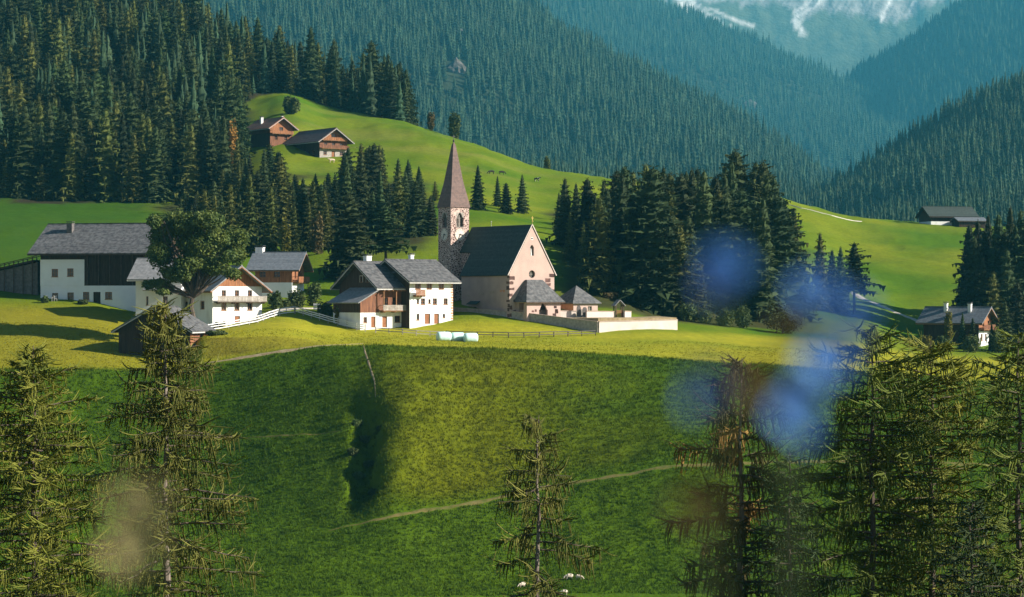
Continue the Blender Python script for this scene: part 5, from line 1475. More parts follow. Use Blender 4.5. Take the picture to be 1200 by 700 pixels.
# the grove
r2 = random.Random(11)
KW = {'spruce': 'dark spruce', 'slim': 'slim spruce', 'larch': 'paler larch', 'pine': 'bare stemmed pine'}
def row_of(D, d0, d1):
    return 'front' if D < d0 else 'middle' if D < d1 else 'back'
grove = []
for i in range(112):
    px = 700 + (214 if i > 24 else 95) * ((i * 0.618) % 1.0) + r2.uniform(-5, 5)
    D = (430 if px < 790 else 446) + 110 * r2.random() if i > 24 else 428 + 16 * r2.random()
    top = np.interp(px, [700, 730, 770, 790, 820, 840, 862, 880, 895, 912], [214, 196, 186, 200, 192, 206, 172, 190, 180, 216]) + (r2.uniform(-2, 60) if i > 44 else r2.uniform(-2, 14) if i > 24 else r2.uniform(50, 105))
    grove.append((px, D, top))
grove.sort()
for i, (px, D, top) in enumerate(grove):
    kd = r2.choice(['spruce', 'spruce', 'spruce', 'slim', 'larch', 'pine' if D < 480 and px > 850 else 'spruce'])
    w_ = 'above the lych gate' if px < 745 else 'above the churchyard wall' if px < 795 else 'above the hedge bushes' if px < 835 else 'behind a blue flower' if px < 880 else 'at its right end'
    tree_px(kd, px, D, top, '%s in the %s row of the grove %s' % (KW[kd], row_of(D, 470, 505), w_), 'conifers of the grove right of the church', r2.uniform(0.95, 1.2) * (1.3 if top > 245 else 1.0))
for k, (px, D, top, kd, wd, lab) in enumerate(((800, 438, 300, 'larch', 0.8, 'young bright larch at the foot of the grove, left of two'), (823, 436, 318, 'slim', 1.3, 'young spruce at the foot of the grove above the wall end'), (776, 440, 328, 'slim', 1.2, 'small spruce between brown bushes and the grove'),
      (735, 444, 305, 'larch', 0.9, 'pale larch at the foot of the grove above the lych gate'), (760, 446, 292, 'slim', 1.2, 'slim spruce at the foot of the grove right of the lych gate'),
      (930, 470, 243, 'larch', 0.9, 'reddish larch standing just right of the grove'), (961, 478, 272, 'larch', 0.8, 'smaller larch right of the grove behind the blue flower'), (1001, 485, 283, 'pine', 1.5, 'dark pine alone on the right meadow edge'), (985, 482, 288, 'slim', 1.1, 'slim dark spruce beside the lone pine'), (975, 480, 292, 'spruce', 0.9, 'short dark spruce left of the lone pine'), (912, 462, 250, 'pine', 0.9, 'bare stemmed pine at the right end of the grove'),
      (410, 434, 226, 'spruce', 1.35, 'broad dark spruce behind the wooden farmhouse'), (452, 440, 240, 'pine', 1.7, 'tall spreading pine behind the slate roofs'), (396, 440, 262, 'spruce', 1.0, 'shorter spruce left of the broad dark one'))):
    tree_px(kd, px, D, top, lab, None, wd)
# belt below the upper meadow
belt = []
for i in range(118):
    px = 178 + 335 * ((i * 0.618) % 1.0) + r2.uniform(-4, 4)
    D = 480 + 115 * r2.random()
    topb = np.interp(px, [170, 230, 280, 300, 325, 340, 385, 405, 425, 450, 480, 505, 515], [245, 215, 185, 160, 166, 182, 200, 172, 163, 170, 186, 196, 206])
    top = topb + r2.uniform(8, 60) if D < 550 else topb + r2.uniform(0, 12)
    if 338 < px < 402 and D > 500: top = max(top, 196 + r2.uniform(0, 20))
    belt.append((px, D, top))
belt.sort()
for px, D, top in belt:
    kd = r2.choice(['spruce', 'spruce', 'slim', 'spruce', 'larch'])
    w_ = 'behind the leafy tree' if px < 290 else 'below the red roof' if px < 338 else 'below the brown roof' if px < 405 else 'behind slate roofs' if px < 460 else 'left of the church spire'
    tree_px(kd, px, D, min(top, 272), '%s in the %s row of the belt %s' % (KW[kd], row_of(D, 520, 560), w_), 'conifers of the belt below the farms', r2.uniform(0.9, 1.2))
# sunlit larches and birches in front of the belt
for k, (px, D, top) in enumerate(((240, 468, 222), (252, 470, 228), (270, 466, 215), (293, 470, 203), (318, 466, 218), (362, 468, 235), (236, 466, 250), (345, 466, 240), (383, 468, 238))):
    tree_px('larch', px, D, top, '%s sunlit larch from the left in front of the dark belt' % ordn([1, 2, 3, 4, 5, 7, 0, 6, 8][k]), 'sunlit larches before the belt', 0.9)
# right edge clump
for k, (px, D, top, kd) in enumerate(((1136, 500, 262, 'spruce'), (1146, 490, 256, 'spruce'), (1158, 505, 250, 'slim'), (1170, 480, 248, 'spruce'), (1184, 500, 240, 'slim'), (1196, 490, 244, 'spruce'), (1210, 470, 240, 'spruce'), (1152, 470, 300, 'spruce'), (1180, 462, 290, 'spruce'), (1164, 455, 318, 'larch'), (1192, 455, 330, 'spruce'), (1140, 440, 372, 'spruce'), (1128, 441, 366, 'slim'), (1178, 440, 352, 'spruce'), (1162, 440, 378, 'slim'), (1142, 478, 275, 'spruce'), (1154, 482, 268, 'spruce'), (1168, 492, 262, 'spruce'), (1178, 474, 270, 'spruce'), (1190, 476, 262, 'spruce'), (1204, 486, 256, 'spruce'), (1214, 500, 250, 'spruce'))):
    tree_px(kd, px, D, top, ('%s dark conifer from the left in the clump at the right edge' % ordn(k)) if k < 7 else 'dark spruce deep inside the clump at the right edge' if k > 14 else ['dark spruce in front of the right edge clump', 'broad spruce in front of the right edge clump', 'yellow green larch beside the right hand house', 'low dark spruce at the right frame edge', 'small spruce before the right hand house wall', 'slim young spruce before the right hand roof', 'spruce hiding the right side of the right hand house', 'small slim spruce below the timber gable at right'][k - 7], 'conifers at the right edge', 1.0)
# crest of the upper meadow
for k, (px, D, top) in enumerate(((430, 850, 113), (440, 850, 109), (452, 845, 113), (464, 840, 121), (474, 835, 125), (420, 860, 118), (482, 830, 131))):
    tree_px('spruce', px, D, top, '%s spruce from the left in the dark row on the meadow crest' % ordn([1, 2, 3, 4, 5, 0, 6][k]), 'spruces on the meadow crest', 1.5)
# forest of the left hill: nearest ones are things, the rest one mass
def hill(px, S, x, y):
    inside = ((S > 12.0) & (px < np.interp(y, [600, 640, 700, 760, 820, 900], [282, 285, 284, 278, 262, 250]))) | ((S > 13.12) & (px < 478))
    return 1.0 * inside * (px > -80)
PH, SH = scatter(G, -80, 480, 594, 1010, 6.3, hill, 0.5, 1.22)
rowt = HZ + (EYE - PH[:, 2] - SH * 20) * F / PH[:, 1]
vis = (rowt > -40)
PH, SH = PH[vis], SH[vis]
pxh = 600 + F * PH[:, 0] / PH[:, 1]
order = np.argsort(PH[:, 1] - 30 * SH)
sel = [i for i in order if -20 < pxh[i] < 470][:70]
rest = np.ones(len(PH), bool); rest[sel] = False
for i in sel:
    kd = r2.choice(['spruce', 'spruce', 'slim', 'spruce', 'larch'])
    w_ = 'at the left frame edge' if pxh[i] < 60 else 'above the barn' if pxh[i] < 150 else 'above the big leafy tree' if pxh[i] < 235 else 'at its right end'
    tree(kd, Vector(PH[i]), float(SH[i]) * 21, '%s at the foot of the left hill forest %s' % (KW[kd], w_), 'front conifers of the left hillside forest', r2.uniform(0.9, 1.15))
src = []
for o in bpy.data.objects:
    if o.name.startswith('crown') and o.parent and o.parent.name.startswith(('spruce_tree', 'larch_tree')) and o.data.name not in [s.data.name for s in src]:
        src.append(o)
gn_forest('forest', 'dense conifer forest on the steep hill at upper left', PH[rest], SH[rest] * 1.05, src)

# ------------------------------------------------------------------ broadleaf trees and bushes
def leaf_cloud(blobs, n, size, seed, flat_=0.35):
    g = np.random.default_rng(seed)
    B = np.array(blobs, float)         # x y z rx ry rz
    wgt = B[:, 3] * B[:, 4] * B[:, 5]; wgt = wgt ** 0.67; wgt /= wgt.sum()
    k = g.choice(len(B), n, p=wgt)
    d = g.normal(size=(n, 3)); d /= np.linalg.norm(d, axis=1)[:, None]
    rad = g.random(n) ** 0.42
    lump = 1 + 0.22 * np.sin(d[:, 0] * 5 + k) * np.sin(d[:, 1] * 6 + 1.3 * k) * np.sin(d[:, 2] * 5)
    c = B[k, :3] + d * B[k, 3:6] * (rad * lump)[:, None]
    nrm = d * 0.6 + g.normal(size=(n, 3)) * 0.6 + np.array([0, 0, 0.35]); nrm /= np.linalg.norm(nrm, axis=1)[:, None]
    a = np.cross(nrm, g.normal(size=(n, 3))); a /= np.linalg.norm(a, axis=1)[:, None]
    b = np.cross(nrm, a)
    s = size * g.uniform(0.6, 1.3, n)[:, None]
    V = np.stack([c - a * s, c - b * s * 0.55, c + a * s, c + b * s * 0.55], 1).reshape(-1, 3)
    return V, np.arange(n * 4).reshape(n, 4)
def limb(m_, a, b, r0, r1, seed, k=4):
    rr = random.Random(seed); a, b = Vector(a), Vector(b)
    pts = [a.lerp(b, i / k) + (Vector((rr.uniform(-1, 1), rr.uniform(-1, 1), rr.uniform(-0.3, 0.3))) * (b - a).length * 0.05 if 0 < i < k else Vector()) for i in range(k + 1)]
    m_.tube(pts, [r0 + (r1 - r0) * i / k for i in range(k + 1)], 7)
def broadleaf(name, label, loc, trunk_h, tr, blobs, n, size, m, seed, group=None, cat='tree'):
    e = empty(name, loc); tag(e, label, cat, group)
    V, Fa = leaf_cloud(blobs, n, size, seed)
    np_mesh('crown', V, Fa, m, None, False, e)
    q = MB(); limb(q, (0, 0, -0.8), (0, 0, trunk_h), tr, tr * 0.72, seed)
    for i, b in enumerate(blobs):
        limb(q, (0, 0, trunk_h * 0.92), (b[0] * 0.8, b[1] * 0.8, b[2]), tr * 0.5, 0.05, seed + i)
    q.build('trunk', 'bark', e)
    return e
p = G3(226, D=371); 
sc_ = 371 / F
bl = []
for (dx, row, w_, h_) in ((-34, 300, 22, 20), (-30, 272, 24, 22), (-8, 262, 26, 20), (18, 268, 26, 20), (40, 285, 22, 20), (50, 300, 17, 14), (0, 285, 30, 22), (-20, 318, 24, 14), (28, 312, 22, 15), (-42, 330, 14, 9), (6, 305, 24, 16), (-38, 258, 12, 12), (-26, 340, 15, 8), (44, 322, 14, 9), (14, 255, 16, 10)):
    for _ in range(3):
        bl.append(((dx + random.uniform(-0.5, 0.5) * w_) * sc_, random.uniform(-3.5, 3.5), zrow(row + random.uniform(-0.45, 0.45) * h_, 371) - p.z, w_ * sc_ * random.uniform(0.5, 0.8), w_ * sc_ * random.uniform(0.5, 0.8), h_ * sc_ * random.uniform(0.5, 0.8)))
broadleaf('maple_tree', 'big round leafy tree before the white gabled house', p, zrow(345, 371) - p.z, 0.55, bl, 34000, 0.29, 'leaf', 3)
def bush(name, label, px, D, wpx, row_top, n, size, m, seed, group=None, cat='bush', row_base=None):
    p = G3(px, D=D); s = D / F
    top = max(0.8, zrow(row_top, D) - p.z)
    rr = random.Random(seed); bl = []
    W_ = wpx * s / 2
    for k in range(7):
        a = rr.uniform(0, 6.28); d = rr.uniform(0.1, 0.6) * W_
        hz_ = top * rr.uniform(0.3, 0.68)
        bl.append((math.cos(a) * d, math.sin(a) * d * 0.7, hz_, W_ * rr.uniform(0.35, 0.6), W_ * rr.uniform(0.35, 0.55), max(0.3, (top - hz_) * rr.uniform(0.7, 1.0))))
    bl.append((0, 0, top * 0.35, W_ * 0.8, W_ * 0.6, top * 0.38))
    return broadleaf(name, label, p, top * 0.3, max(0.05, W_ * 0.06), bl, n, size, m, seed, group, cat)
bush('bush', 'round lone bush on the upper meadow above the farms', 342, G.hit(342, 134, 600).y, 25, 112, 2600, 0.5, 'leaf_bush', 61)
BU = [(322, 397, 22, 340, 'leaf_bush', 'leafy green bush right of the white gabled house'), (347, 401, 28, 338, 'leaf_bush', 'wide green bush below the brown chalet'), (334, 400, 18, 350, 'leaf_bush', 'low green bush between two larger ones by the fence'),
      (382, 391, 22, 352, 'leaf_bush', 'grey green bush left of the wooden lean-to'), (398, 387, 14, 356, 'leaf_yellow', 'small yellow green bush beside the wooden lean-to'), (368, 405, 24, 330, 'leaf_bush', 'dark bush behind the slatted board'),
      (716, 428, 30, 342, 'leaf_brown', 'brownish bush behind the churchyard, left of two'), (748, 432, 36, 346, 'leaf_brown', 'brownish bush behind the lych gate'), (770, 436, 24, 352, 'leaf_brown', 'low rusty bush at the foot of the grove'),
      (805, 424, 26, 356, 'leaf_bush', 'dark green bush right of the churchyard wall end'), (826, 424, 24, 362, 'leaf_bush', 'dark rounded bush, second from the wall end'), (848, 424, 26, 360, 'leaf_bush', 'loose green bush in the hedge beyond the meadow'), (872, 426, 26, 358, 'leaf_bush', 'upright green bush before the wide dark one'),
      (918, 424, 54, 364, 'leaf_bush', 'wide dark bush at the meadow edge below the blue flower'), (818, 440, 16, 346, 'leaf_orange', 'small orange autumn shrub at the foot of the grove'), (798, 446, 14, 352, 'leaf_orange', 'tiny orange shrub left of the other autumn shrub'),
      (1086, 430, 24, 392, 'leaf_yellow', 'yellowing bush at the left of the hedge by the right hand house'), (1106, 432, 22, 393, 'leaf_bush', 'dark green bush in the hedge by the right hand house'), (1136, 434, 30, 392, 'leaf_bush', 'dark wide bush below the right hand house'), (1112, 446, 14, 360, 'leaf_yellow', 'thin yellow green tree before the right hand roof'), (1170, 436, 24, 388, 'leaf_bush', 'dark bush below the white wall of the right hand house'),
      (52, 404, 10, 347, 'leaf_bush', 'small shrub at the left corner of the barn'), (98, 404, 12, 352, 'leaf_bush', 'tiny shrub beside the barn door'), (255, 384, 14, 378, 'leaf_bush', 'low shrub at the wall of the white gabled house'), (253, 362, 30, 400, 'leaf_bush', 'dark green shrub on the bank right of the shed')]
for k, (px, D, w_, top, m, lab) in enumerate(BU):
    bush('bush', lab, px, D, w_, top, 1500, 0.26, m, 100 + k)
for k, (px, row, w_, h_) in enumerate(((418, 500, 15, 9), (428, 520, 17, 10), (414, 535, 16, 11), (432, 548, 16, 9), (420, 562, 18, 10), (437, 580, 17, 8), (445, 505, 10, 6))):
    q = G.hit(px, row, 285)
    bush('bush', '%s low dark scrub clump from the top in the shaded gully' % ordn(k if k < 6 else 6), px, q.y, w_, row - h_, 700, 0.16, 'leaf_bush', 300 + k, 'scrub in the gully')
bush('broadleaf_tree', 'round leafy tree on the meadow crest left of the spire', 532, 748, 17, 130, 1500, 0.5, 'leaf_bush', 71, cat='tree')
bush('broadleaf_tree', 'small yellowish tree on the meadow crest', 505, 752, 12, 130, 900, 0.5, 'leaf_brown', 72, cat='tree')
bush('broadleaf_tree', 'small dark tree on the crest right of the spire', 641, 722, 9, 182, 700, 0.4, 'leaf_bush', 73, cat='tree')
bush('broadleaf_tree', 'orange autumn tree at the edge of the left forest', 272, 640, 12, 136, 700, 0.5, 'leaf_orange', 74, cat='tree')
bush('broadleaf_tree', 'yellow green birch at the foot of the belt', 335, 462, 16, 252, 900, 0.4, 'leaf_yellow', 75, cat='tree')
bush('broadleaf_tree', 'yellow leaved birch right of the other birch', 372, 462, 18, 248, 900, 0.4, 'leaf_brown', 76, cat='tree')

# ------------------------------------------------------------------ animals
def beast(name, label, loc, rz, s, m, sheep=False, graze=False, group=None):
    hz_ = 0.35 if graze else 1.25
    v = [(0.65, 0, 1.0, .30), (0.1, 0, 0.97, .36), (-0.6, 0, 1.02, .31), (-0.95, 0, 1.15 if not graze else 1.0, .19), (-1.28, 0, hz_ + 0.1, .15), (-1.55, 0, hz_ - 0.08, .10),
         (0.62, 0.19, 0.72, .14), (0.66, 0.2, 0.42, .085), (0.62, 0.2, 0.0, .06), (0.62, -0.19, 0.72, .14), (0.66, -0.2, 0.42, .085), (0.62, -0.2, 0.0, .06),
         (-0.6, 0.19, 0.7, .12), (-0.6, 0.2, 0.4, .075), (-0.6, 0.2, 0.0, .06), (-0.6, -0.19, 0.7, .12), (-0.6, -0.2, 0.4, .075), (-0.6, -0.2, 0.0, .06),
         (0.95, 0, 1.1, .06), (1.02, 0, 0.6, .03), (-1.22, 0.2, hz_ + 0.2, .04), (-1.22, -0.2, hz_ + 0.2, .04)]
    if sheep:
        v = [(x, y, z, r * (1.25 if i < 3 else 1)) for i, (x, y, z, r) in enumerate(v)]
    e = [(0, 1), (1, 2), (2, 3), (3, 4), (4, 5), (0, 6), (6, 7), (7, 8), (0, 9), (9, 10), (10, 11), (2, 12), (12, 13), (13, 14), (2, 15), (15, 16), (16, 17), (0, 18), (18, 19), (4, 20), (4, 21)]
    me = bpy.data.meshes.new(name); me.from_pydata([a[:3] for a in v], e, []); me.materials.append(MATS[m])
    o = bpy.data.objects.new(name, me); col.objects.link(o)
    md = o.modifiers.new('skin', 'SKIN'); sv = me.skin_vertices[0].data
    for i, a in enumerate(v):
        sv[i].radius = (a[3], a[3])
        sv[i].use_root = (i == 1)
    sb = o.modifiers.new('sub', 'SUBSURF'); sb.levels = 1; sb.render_levels = 1
    o.location = loc; o.rotation_euler = (0, 0, rz); o.scale = (s,) * 3
    tag(o, label, 'sheep' if sheep else 'cow', group)
beast('cow', 'black cow at the left of the pair behind the spire', G.hit(576, 204.5, 500), 0.3, 0.95, 'hide_black', graze=True)
beast('cow', 'black cow at the right of the pair behind the spire', G.hit(588, 205, 500), 3.3, 0.92, 'hide_black', graze=True)
beast('cow', 'black and white cow lower on the meadow', G.hit(629, 213, 500), 2.6, 0.92, 'hide_pied')
beast('cow', 'pale tan cow below the brown roofed farmhouse', G.hit(389, 191, 500), 0.4, 0.95, 'hide_tan')
for k, (px, row, rz, s) in enumerate(((667, 680, 0.2, 0.56), (678.5, 680, 2.9, 0.48), (612, 689, 0.5, 0.5), (661, 698, 0.1, 0.5))):
    q = G.hit(px, row, 262)
    beast('sheep', ['cream sheep at the left of the pair right of the bare larch', 'smaller cream sheep at the right of the pair', 'cream sheep half hidden behind the bare larch', 'cream sheep lowest of the small flock'][k], q, rz, s, 'wool', True, True, 'sheep on the lower slope')
for k, px in enumerate((286, 289.5, 293.5, 297)):
    q = G.hit(px, 101, 700)
    beast('sheep', '%s of four white animals from the left at the upper forest edge' % ordn(k), q, 0.3 + k, 0.6, 'plaster_cool', True, True, 'white animals at the forest edge')
# ------------------------------------------------------------------ foreground larches and spruces
def near_conifer(name, label, px, D, top, Rr, m, seed, nb=100, droop=0.4, hang=0.0, slen=0.75, srad=0.031, ns=16, shape=3.0, rise=0.1, cat='tree', extra=None, gap=0.0, tip=0.3, bark='bark_pale', needles=9, nlen=0.075):
    """A tree near enough to show its limbs: trunk, limbs, and brush-like shoots thick with needles."""
    rr = random.Random(seed)
    g = np.random.default_rng(seed)
    x = (px - 600) / F * D
    ztop = zrow(top, D)
    H = ztop - G.z(x, D)
    e = empty(name, (x, D, ztop - H)); tag(e, label, cat)
    tq = MB(); kk = 9
    tp = [Vector((0.06 * math.sin(i * 1.9 + seed), 0.05 * math.cos(i * 2.3), H * i / kk - (1.5 if i == 0 else 0))) for i in range(kk + 1)]
    tq.tube(tp, [H * 0.011 * (1 - i / kk) ** 0.8 + 0.015 for i in range(kk + 1)], 7)
    tq.build('trunk', bark, e)
    bq = MB()
    O, DV, LN, XM = [], [], [], []
    for b in range(nb):
        t = 0.08 + 0.91 * ((b + rr.random()) / nb) ** 0.8
        if rr.random() < gap:
            continue
        z = H * t
        a = b * 2.39996 + rr.uniform(-0.8, 0.8)
        ln = Rr * (1 - math.exp(-H * (1 - t) / shape)) * rr.uniform(0.35, 1.15) + tip * rr.uniform(0.5, 1.2)
        d = Vector((math.cos(a), math.sin(a), 0)); sd = Vector((-d.y, d.x, 0))
        ti = t * kk; i0 = min(int(ti), kk - 1); base = tp[i0].lerp(tp[i0 + 1], ti - i0); base.z = z
        dr = droop * rr.uniform(0.4, 1.4) * (1.15 - t)
        ri = rise + 0.7 * max(0, t - 0.8) / 0.2 * rr.random()
        P = lambda u: base + d * (ln * u) + sd * (ln * 0.12 * math.sin(u * 4 + b)) + Vector((0, 0, ln * (ri * u - dr * u * u + 0.45 * dr * u ** 4)))
        br = 0.008 + 0.009 * ln
        bq.tube([P(0), P(0.35), P(0.7), P(1.0)], [br * 1.5, br, br * 0.7, 0.007], 4, False)
        n = max(5, int(ns * (0.35 + ln / 2.4)))
        rusty = bool(extra and rr.random() < extra[1] and extra[2] < t < extra[3])
        for k in range(n):
            u = 0.05 + 0.95 * ((k + rr.random()) / n) ** 0.8
            o = P(u); s = rr.choice((-1, 1))
            dv = (sd * s * rr.uniform(0.2, 1.0) + d * rr.uniform(0.1, 0.9)).normalized()
            O.append(tuple(o)); DV.append(tuple(dv)); LN.append(slen * (0.25 + 1.15 * rr.random() ** 1.6) * (0.65 + 0.35 * min(1, ln / 2.0))); XM.append(rusty)
    bq.build('branches', 'bark', e)['kind'] = 'stuff'
    O, DV, LN, XM = np.array(O), np.array(DV), np.array(LN)[:, None], np.array(XM, bool)
    N = len(O)
    hg = (g.random((N, 1)) < hang) * 1.0
    c1 = g.uniform(-0.55, 0.35, (N, 1)); c2 = g.uniform(-0.05, 0.55, (N, 1)); wob = g.normal(0, 0.10, (N, 3))
    ws = np.array([0, 0.25, 0.5, 0.75, 1.0])
    Zv = np.array([0, 0, 1.0])
    C = np.stack([O + DV * LN * w * (1 - 0.72 * hg) + Zv * LN * ((1 - hg) * (c1 * w + c2 * w * w) - hg * (0.25 * w + 0.75 * w * w ** 0.3)) + wob * LN * w * (1 - w) * 2 for w in ws], 1)      # N x 5 x 3
    rad = srad * g.uniform(0.7, 1.25, N)[:, None] * np.array([0.55, 1.0, 0.95, 0.7, 0.12])[None, :]
    T = np.gradient(C, axis=1); T /= np.linalg.norm(T, axis=2, keepdims=True) + 1e-9
    A = np.cross(T, np.array([0.3, 0.5, 0.8])); A /= np.linalg.norm(A, axis=2, keepdims=True) + 1e-9
    B = np.cross(T, A)
    ring = np.stack([C + rad[..., None] * (A * math.cos(2.094 * k) + B * math.sin(2.094 * k)) for k in range(3)], 2)     # N x 5 x 3 x 3
    def crown(sel, nm, mm):
        R_ = ring[sel]; n = len(R_)
        V1 = R_.reshape(-1, 3); I = np.arange(n * 15).reshape(n, 5, 3)
        f = []
        for j in range(4):
            for k in range(3):
                a_, b_, c_, d_ = I[:, j, k], I[:, j, (k + 1) % 3], I[:, j + 1, (k + 1) % 3], I[:, j + 1, k]
                f += [np.stack([a_, b_, c_], 1), np.stack([a_, c_, d_], 1)]
        F1 = np.concatenate(f)
        q = n * needles
        ii = np.repeat(np.nonzero(sel)[0], needles); w = g.random(q) * 3.999; j = w.astype(int); fr = (w - j)[:, None]
        c = C[ii, j] * (1 - fr) + C[ii, j + 1] * fr; t_ = T[ii, j]
        dirn = g.normal(size=(q, 3)); dirn -= t_ * (dirn * t_).sum(1, keepdims=True); dirn /= np.linalg.norm(dirn, axis=1)[:, None]
        dirn = dirn * 0.8 + t_ * 0.6
        l = nlen * g.uniform(0.6, 1.4, q)[:, None]
        V2 = np.stack([c - t_ * l * 0.2, c + t_ * l * 0.2, c + dirn * l], 1).reshape(-1, 3)
        F2 = np.arange(q * 3).reshape(q, 3) + len(V1)
        np_mesh(nm, np.concatenate([V1, V2]), np.concatenate([F1, F2]), mm, None, False, e)
    if extra and XM.any():
        crown(~XM, 'crown', m); crown(XM, 'withered_sprays', extra[0])
    else:
        crown(np.ones(N, bool), 'crown', m)
    return e
near_conifer('larch_tree', 'olive larch filling the lower left corner', 40, 88, 405, 4.6, 'needle_yellow', 1, nb=150, droop=0.35, hang=0.3, slen=0.7, ns=38, shape=4.0, bark='bark')
near_conifer('larch_tree', 'tall drooping larch before the dark shed', 194, 92, 352, 3.9, 'needle_olive', 2, nb=145, droop=0.6, hang=0.6, slen=0.85, ns=34, shape=4.4, gap=0.08)
near_conifer('larch_tree', 'sparse bare-topped larch at the bottom centre', 630, 96, 487, 2.9, 'needle_olive', 3, nb=60, droop=0.8, hang=0.7, slen=0.9, ns=36, shape=4.0, gap=0.18, tip=0.5)
near_conifer('spruce_tree', 'half-withered spruce with hanging sprays right of centre', 868, 90, 420, 3.9, 'needle_brown', 4, nb=84, droop=0.75, hang=0.55, slen=0.9, ns=42, shape=4.5, gap=0.12, rise=0.22, extra=('needle_rust', 0.4, 0.55, 0.88))
near_conifer('spruce_tree', 'small dark spruce right of the half-withered one', 925, 84, 530, 2.6, 'needle_dark', 5, nb=80, droop=0.35, hang=0.3, slen=0.5, ns=27, shape=3.4, bark='bark')
near_conifer('larch_tree', 'dense dark larch left of the pair at lower right', 1022, 86, 385, 2.8, 'needle', 6, nb=105, droop=0.5, hang=0.35, slen=0.8, ns=38, shape=2.0, tip=0.6, bark='bark')
near_conifer('larch_tree', 'olive green larch right of the pair at lower right', 1092, 88, 400, 2.7, 'needle_yellow', 7, nb=105, droop=0.3, hang=0.15, slen=0.8, ns=38, shape=2.0, tip=0.6, bark='bark')
near_conifer('larch_tree', 'larch cut off by the lower right frame edge', 1194, 84, 388, 2.5, 'needle', 8, nb=105, droop=0.45, hang=0.25, slen=0.7, ns=36, shape=2.4, tip=0.5, bark='bark')
near_conifer('spruce_tree', 'low dark spruce between the larches at the bottom right', 1138, 80, 590, 2.4, 'needle_dark', 9, nb=80, droop=0.35, hang=0.3, slen=0.5, ns=25, shape=2.8, bark='bark')

# ------------------------------------------------------------------ grass blades on the near slope and terrace
def grass():
    g = np.random.default_rng(3)
    n = 170000
    px = g.uniform(-20, 1220, n); D = 272 + 112 * g.random(n) ** 1.05
    x = (px - 600) / F * D; y = D
    S = G.samp(G.S, x, y)
    keep = (S > 4.1) & (S < 8.3) & (g.random(n) < np.where(S > 7.0, 0.35, 1.0))
    for (qx, qy, qw) in PATH_PTS:
        if qy < 400:
            keep &= (x - qx) ** 2 + (y - qy) ** 2 > (qw + 0.25) ** 2
    x, y, S = x[keep], y[keep], S[keep]; n = len(x)
    z = G.samp(G.Z, x, y)
    C = np.stack([G.samp(GT[..., k], x, y) for k in range(3)], 1)
    clump = 0.6 * fbm(x / 1.1, y / 1.1, 77) + 0.4 * fbm(x / 4, y / 3, 78)
    h = np.where(S > 7.0, 0.14, 0.34) * (1 + 0.7 * clump) * g.uniform(0.5, 1.4, n)
    C = C * (1.0 + 0.22 * clump + g.uniform(-0.14, 0.18, n))[:, None]
    Vs, Ts = [], []
    for k in range(3):
        a = g.uniform(0, 6.28, n); w = 0.06 * g.uniform(0.6, 1.3, n)
        ox, oy = g.normal(0, 0.13, n), g.normal(0, 0.13, n)
        b0 = np.stack([x + ox - np.cos(a) * w, y + oy - np.sin(a) * w, z - 0.03], 1)
        b1 = np.stack([x + ox + np.cos(a) * w, y + oy + np.sin(a) * w, z - 0.03], 1)
        t = np.stack([x + ox + g.normal(0, 0.35, n) * h, y + oy + g.normal(0, 0.35, n) * h, z + h], 1)
        Vs.append(np.stack([b0, b1, t], 1)); Ts.append(np.repeat(C[:, None, :], 3, 1))
    V = np.concatenate(Vs).reshape(-1, 3); Tn = np.clip(np.concatenate(Ts).reshape(-1, 3), 0.005, 1)
    o = np_mesh('grass', V, np.arange(len(V)).reshape(-1, 3), 'blade', Tn, False)
    tag(o, 'rough meadow grass on the slope below the village', 'grass', None, 'stuff')
grass()

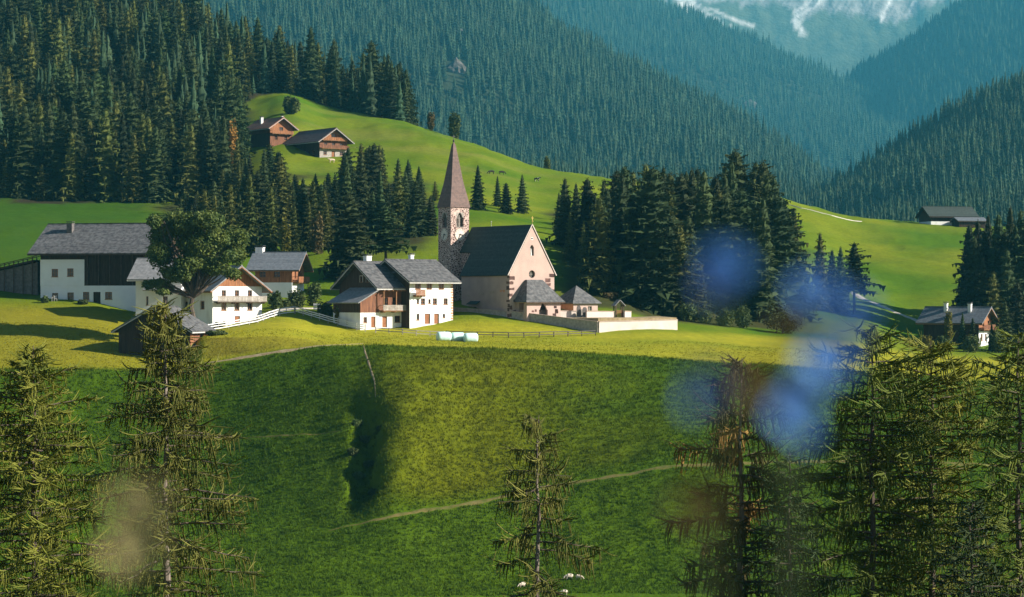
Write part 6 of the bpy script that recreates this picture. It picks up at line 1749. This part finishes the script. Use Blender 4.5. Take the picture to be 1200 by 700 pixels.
# ------------------------------------------------------------------ flowers close to the camera, far out of focus
def flower_stalk(name, label, heads, D, foot_px):
    gz = G.z(0.0, 1.0)
    fx = (foot_px - 600) / F * D
    e = empty(name, (fx, D + 0.05, gz)); tag(e, label, 'flower')
    o = Vector((fx, D + 0.05, gz))
    rr = random.Random(len(heads) + foot_px)
    cs = [Vector(((px - 600) / F * D, D + rr.uniform(-0.03, 0.03), zrow(row, D))) - o for (px, row, rad, m) in heads]
    low = min(cs, key=lambda c: c.z); fork = Vector((low.x * 0.8, low.y * 0.5, low.z - 0.03))
    q = MB(); q.tube([Vector((0, 0, -0.03)), fork * 0.4 + Vector((0.004, 0, 0)), fork * 0.75, fork], [0.0012, 0.0011, 0.0009, 0.0008], 6); q.build('stem', 'stalk', e)
    for c, (px, row, rad, m) in zip(cs, heads):
        q = MB(); q.tube([fork, fork.lerp(c, 0.5) + Vector((0.003, 0, 0.004)), c - Vector((0, 0, rad * 0.3))], [0.0008, 0.0006, 0.0005], 6); q.build('stalk', 'stalk', e)
        hd = empty('flower_head', c); hd.parent = e
        n = 6
        for k in range(n):
            pl_ = rr.uniform(0.65, 1.35)
            a = 2 * math.pi * k / n + rr.uniform(-0.2, 0.2)
            pv_ = MB(); d = Vector((math.cos(a), -0.25, math.sin(a))).normalized(); s = d.cross(Vector((0, -1, 0))).normalized()
            up = s.cross(d)
            V = []; Fq = []
            prof = [(0.05, 0.12), (0.35, 0.34), (0.7, 0.42), (0.92, 0.26), (1.0, 0.03)]
            for (t, w_) in prof:
                for j in (-1, -0.5, 0, 0.5, 1):
                    V.append(d * (rad * t * pl_) + s * (rad * w_ * j) + up * (rad * (0.16 * j * j + 0.12 * t * t)))
            for i in range(4):
                for j in range(4):
                    Fq.append((i * 5 + j, i * 5 + j + 1, i * 5 + 6 + j, i * 5 + 5 + j))
            pv_.add(V, Fq); pv_.build('petal', m, hd, True)
        ce = MB(); ce.tube([Vector((0, 0.3 * rad, 0)), Vector((0, 0, 0)), Vector((0, -0.12 * rad, 0))], [0.10 * rad, 0.24 * rad, 0.14 * rad], 8); ce.build('centre', 'petal_brown', hd, True)
    return e
flower_stalk('blue_flower', 'blurred blue wildflower close to the camera, upper left of the cluster', [(856, 312, 0.0095, 'petal'), (838, 330, 0.006, 'petal_dark')], 0.92, 880)
flower_stalk('blue_flower', 'large blurred blue wildflower at the right of the cluster', [(962, 338, 0.0105, 'petal'), (970, 416, 0.011, 'petal'), (940, 380, 0.010, 'petal_brown'), (1008, 358, 0.009, 'petal'), (992, 388, 0.008, 'petal_dark'), (955, 452, 0.009, 'petal')], 0.95, 925)
flower_stalk('blue_flower', 'lower blurred blue and brown wildflower of the cluster', [(938, 488, 0.010, 'petal'), (905, 455, 0.012, 'petal_umber'), (818, 450, 0.010, 'petal_dark')], 0.90, 905)
flower_stalk('withered_flower', 'blurred ochre withered flower left of the half-withered spruce', [(815, 588, 0.012, 'petal_umber')], 0.9, 835)
flower_stalk('withered_flower', 'blurred pale ochre withered flower over the tall left larch', [(163, 582, 0.011, 'petal_ochre'), (166, 630, 0.011, 'petal_ochre')], 0.92, 180)
# ------------------------------------------------------------------ no piece deeper than thing > part > sub-part
def chain(o):
    c = [o]
    while c[-1].parent is not None:
        c.append(c[-1].parent)
    return c[::-1]
for o in list(sc.objects):
    c = chain(o)
    if len(c) > 3:
        o.parent = c[1]          # the parents between sit at the same origin

# ------------------------------------------------------------------ haze: the valley's air
hz = MB()
hz.box(-9500, 9500, -60, 12800, -75, 1960)
ho = hz.build('haze', 'stone')
hm = bpy.data.materials.new('haze'); hm.use_nodes = True
ht = hm.node_tree
for n_ in list(ht.nodes):
    if n_.type != 'OUTPUT_MATERIAL':
        ht.nodes.remove(n_)
pv = ht.nodes.new('ShaderNodeVolumePrincipled')
pv.inputs['Color'].default_value = (0.12, 0.62, 0.86, 1)
pv.inputs['Density'].default_value = 0.000055
pv.inputs['Anisotropy'].default_value = 0.1
ht.links.new(pv.outputs[0], ht.nodes['Material Output'].inputs['Volume'])
ho.data.materials[0] = hm
tag(ho, 'thin blue haze filling the valley air', 'haze', None, 'stuff')
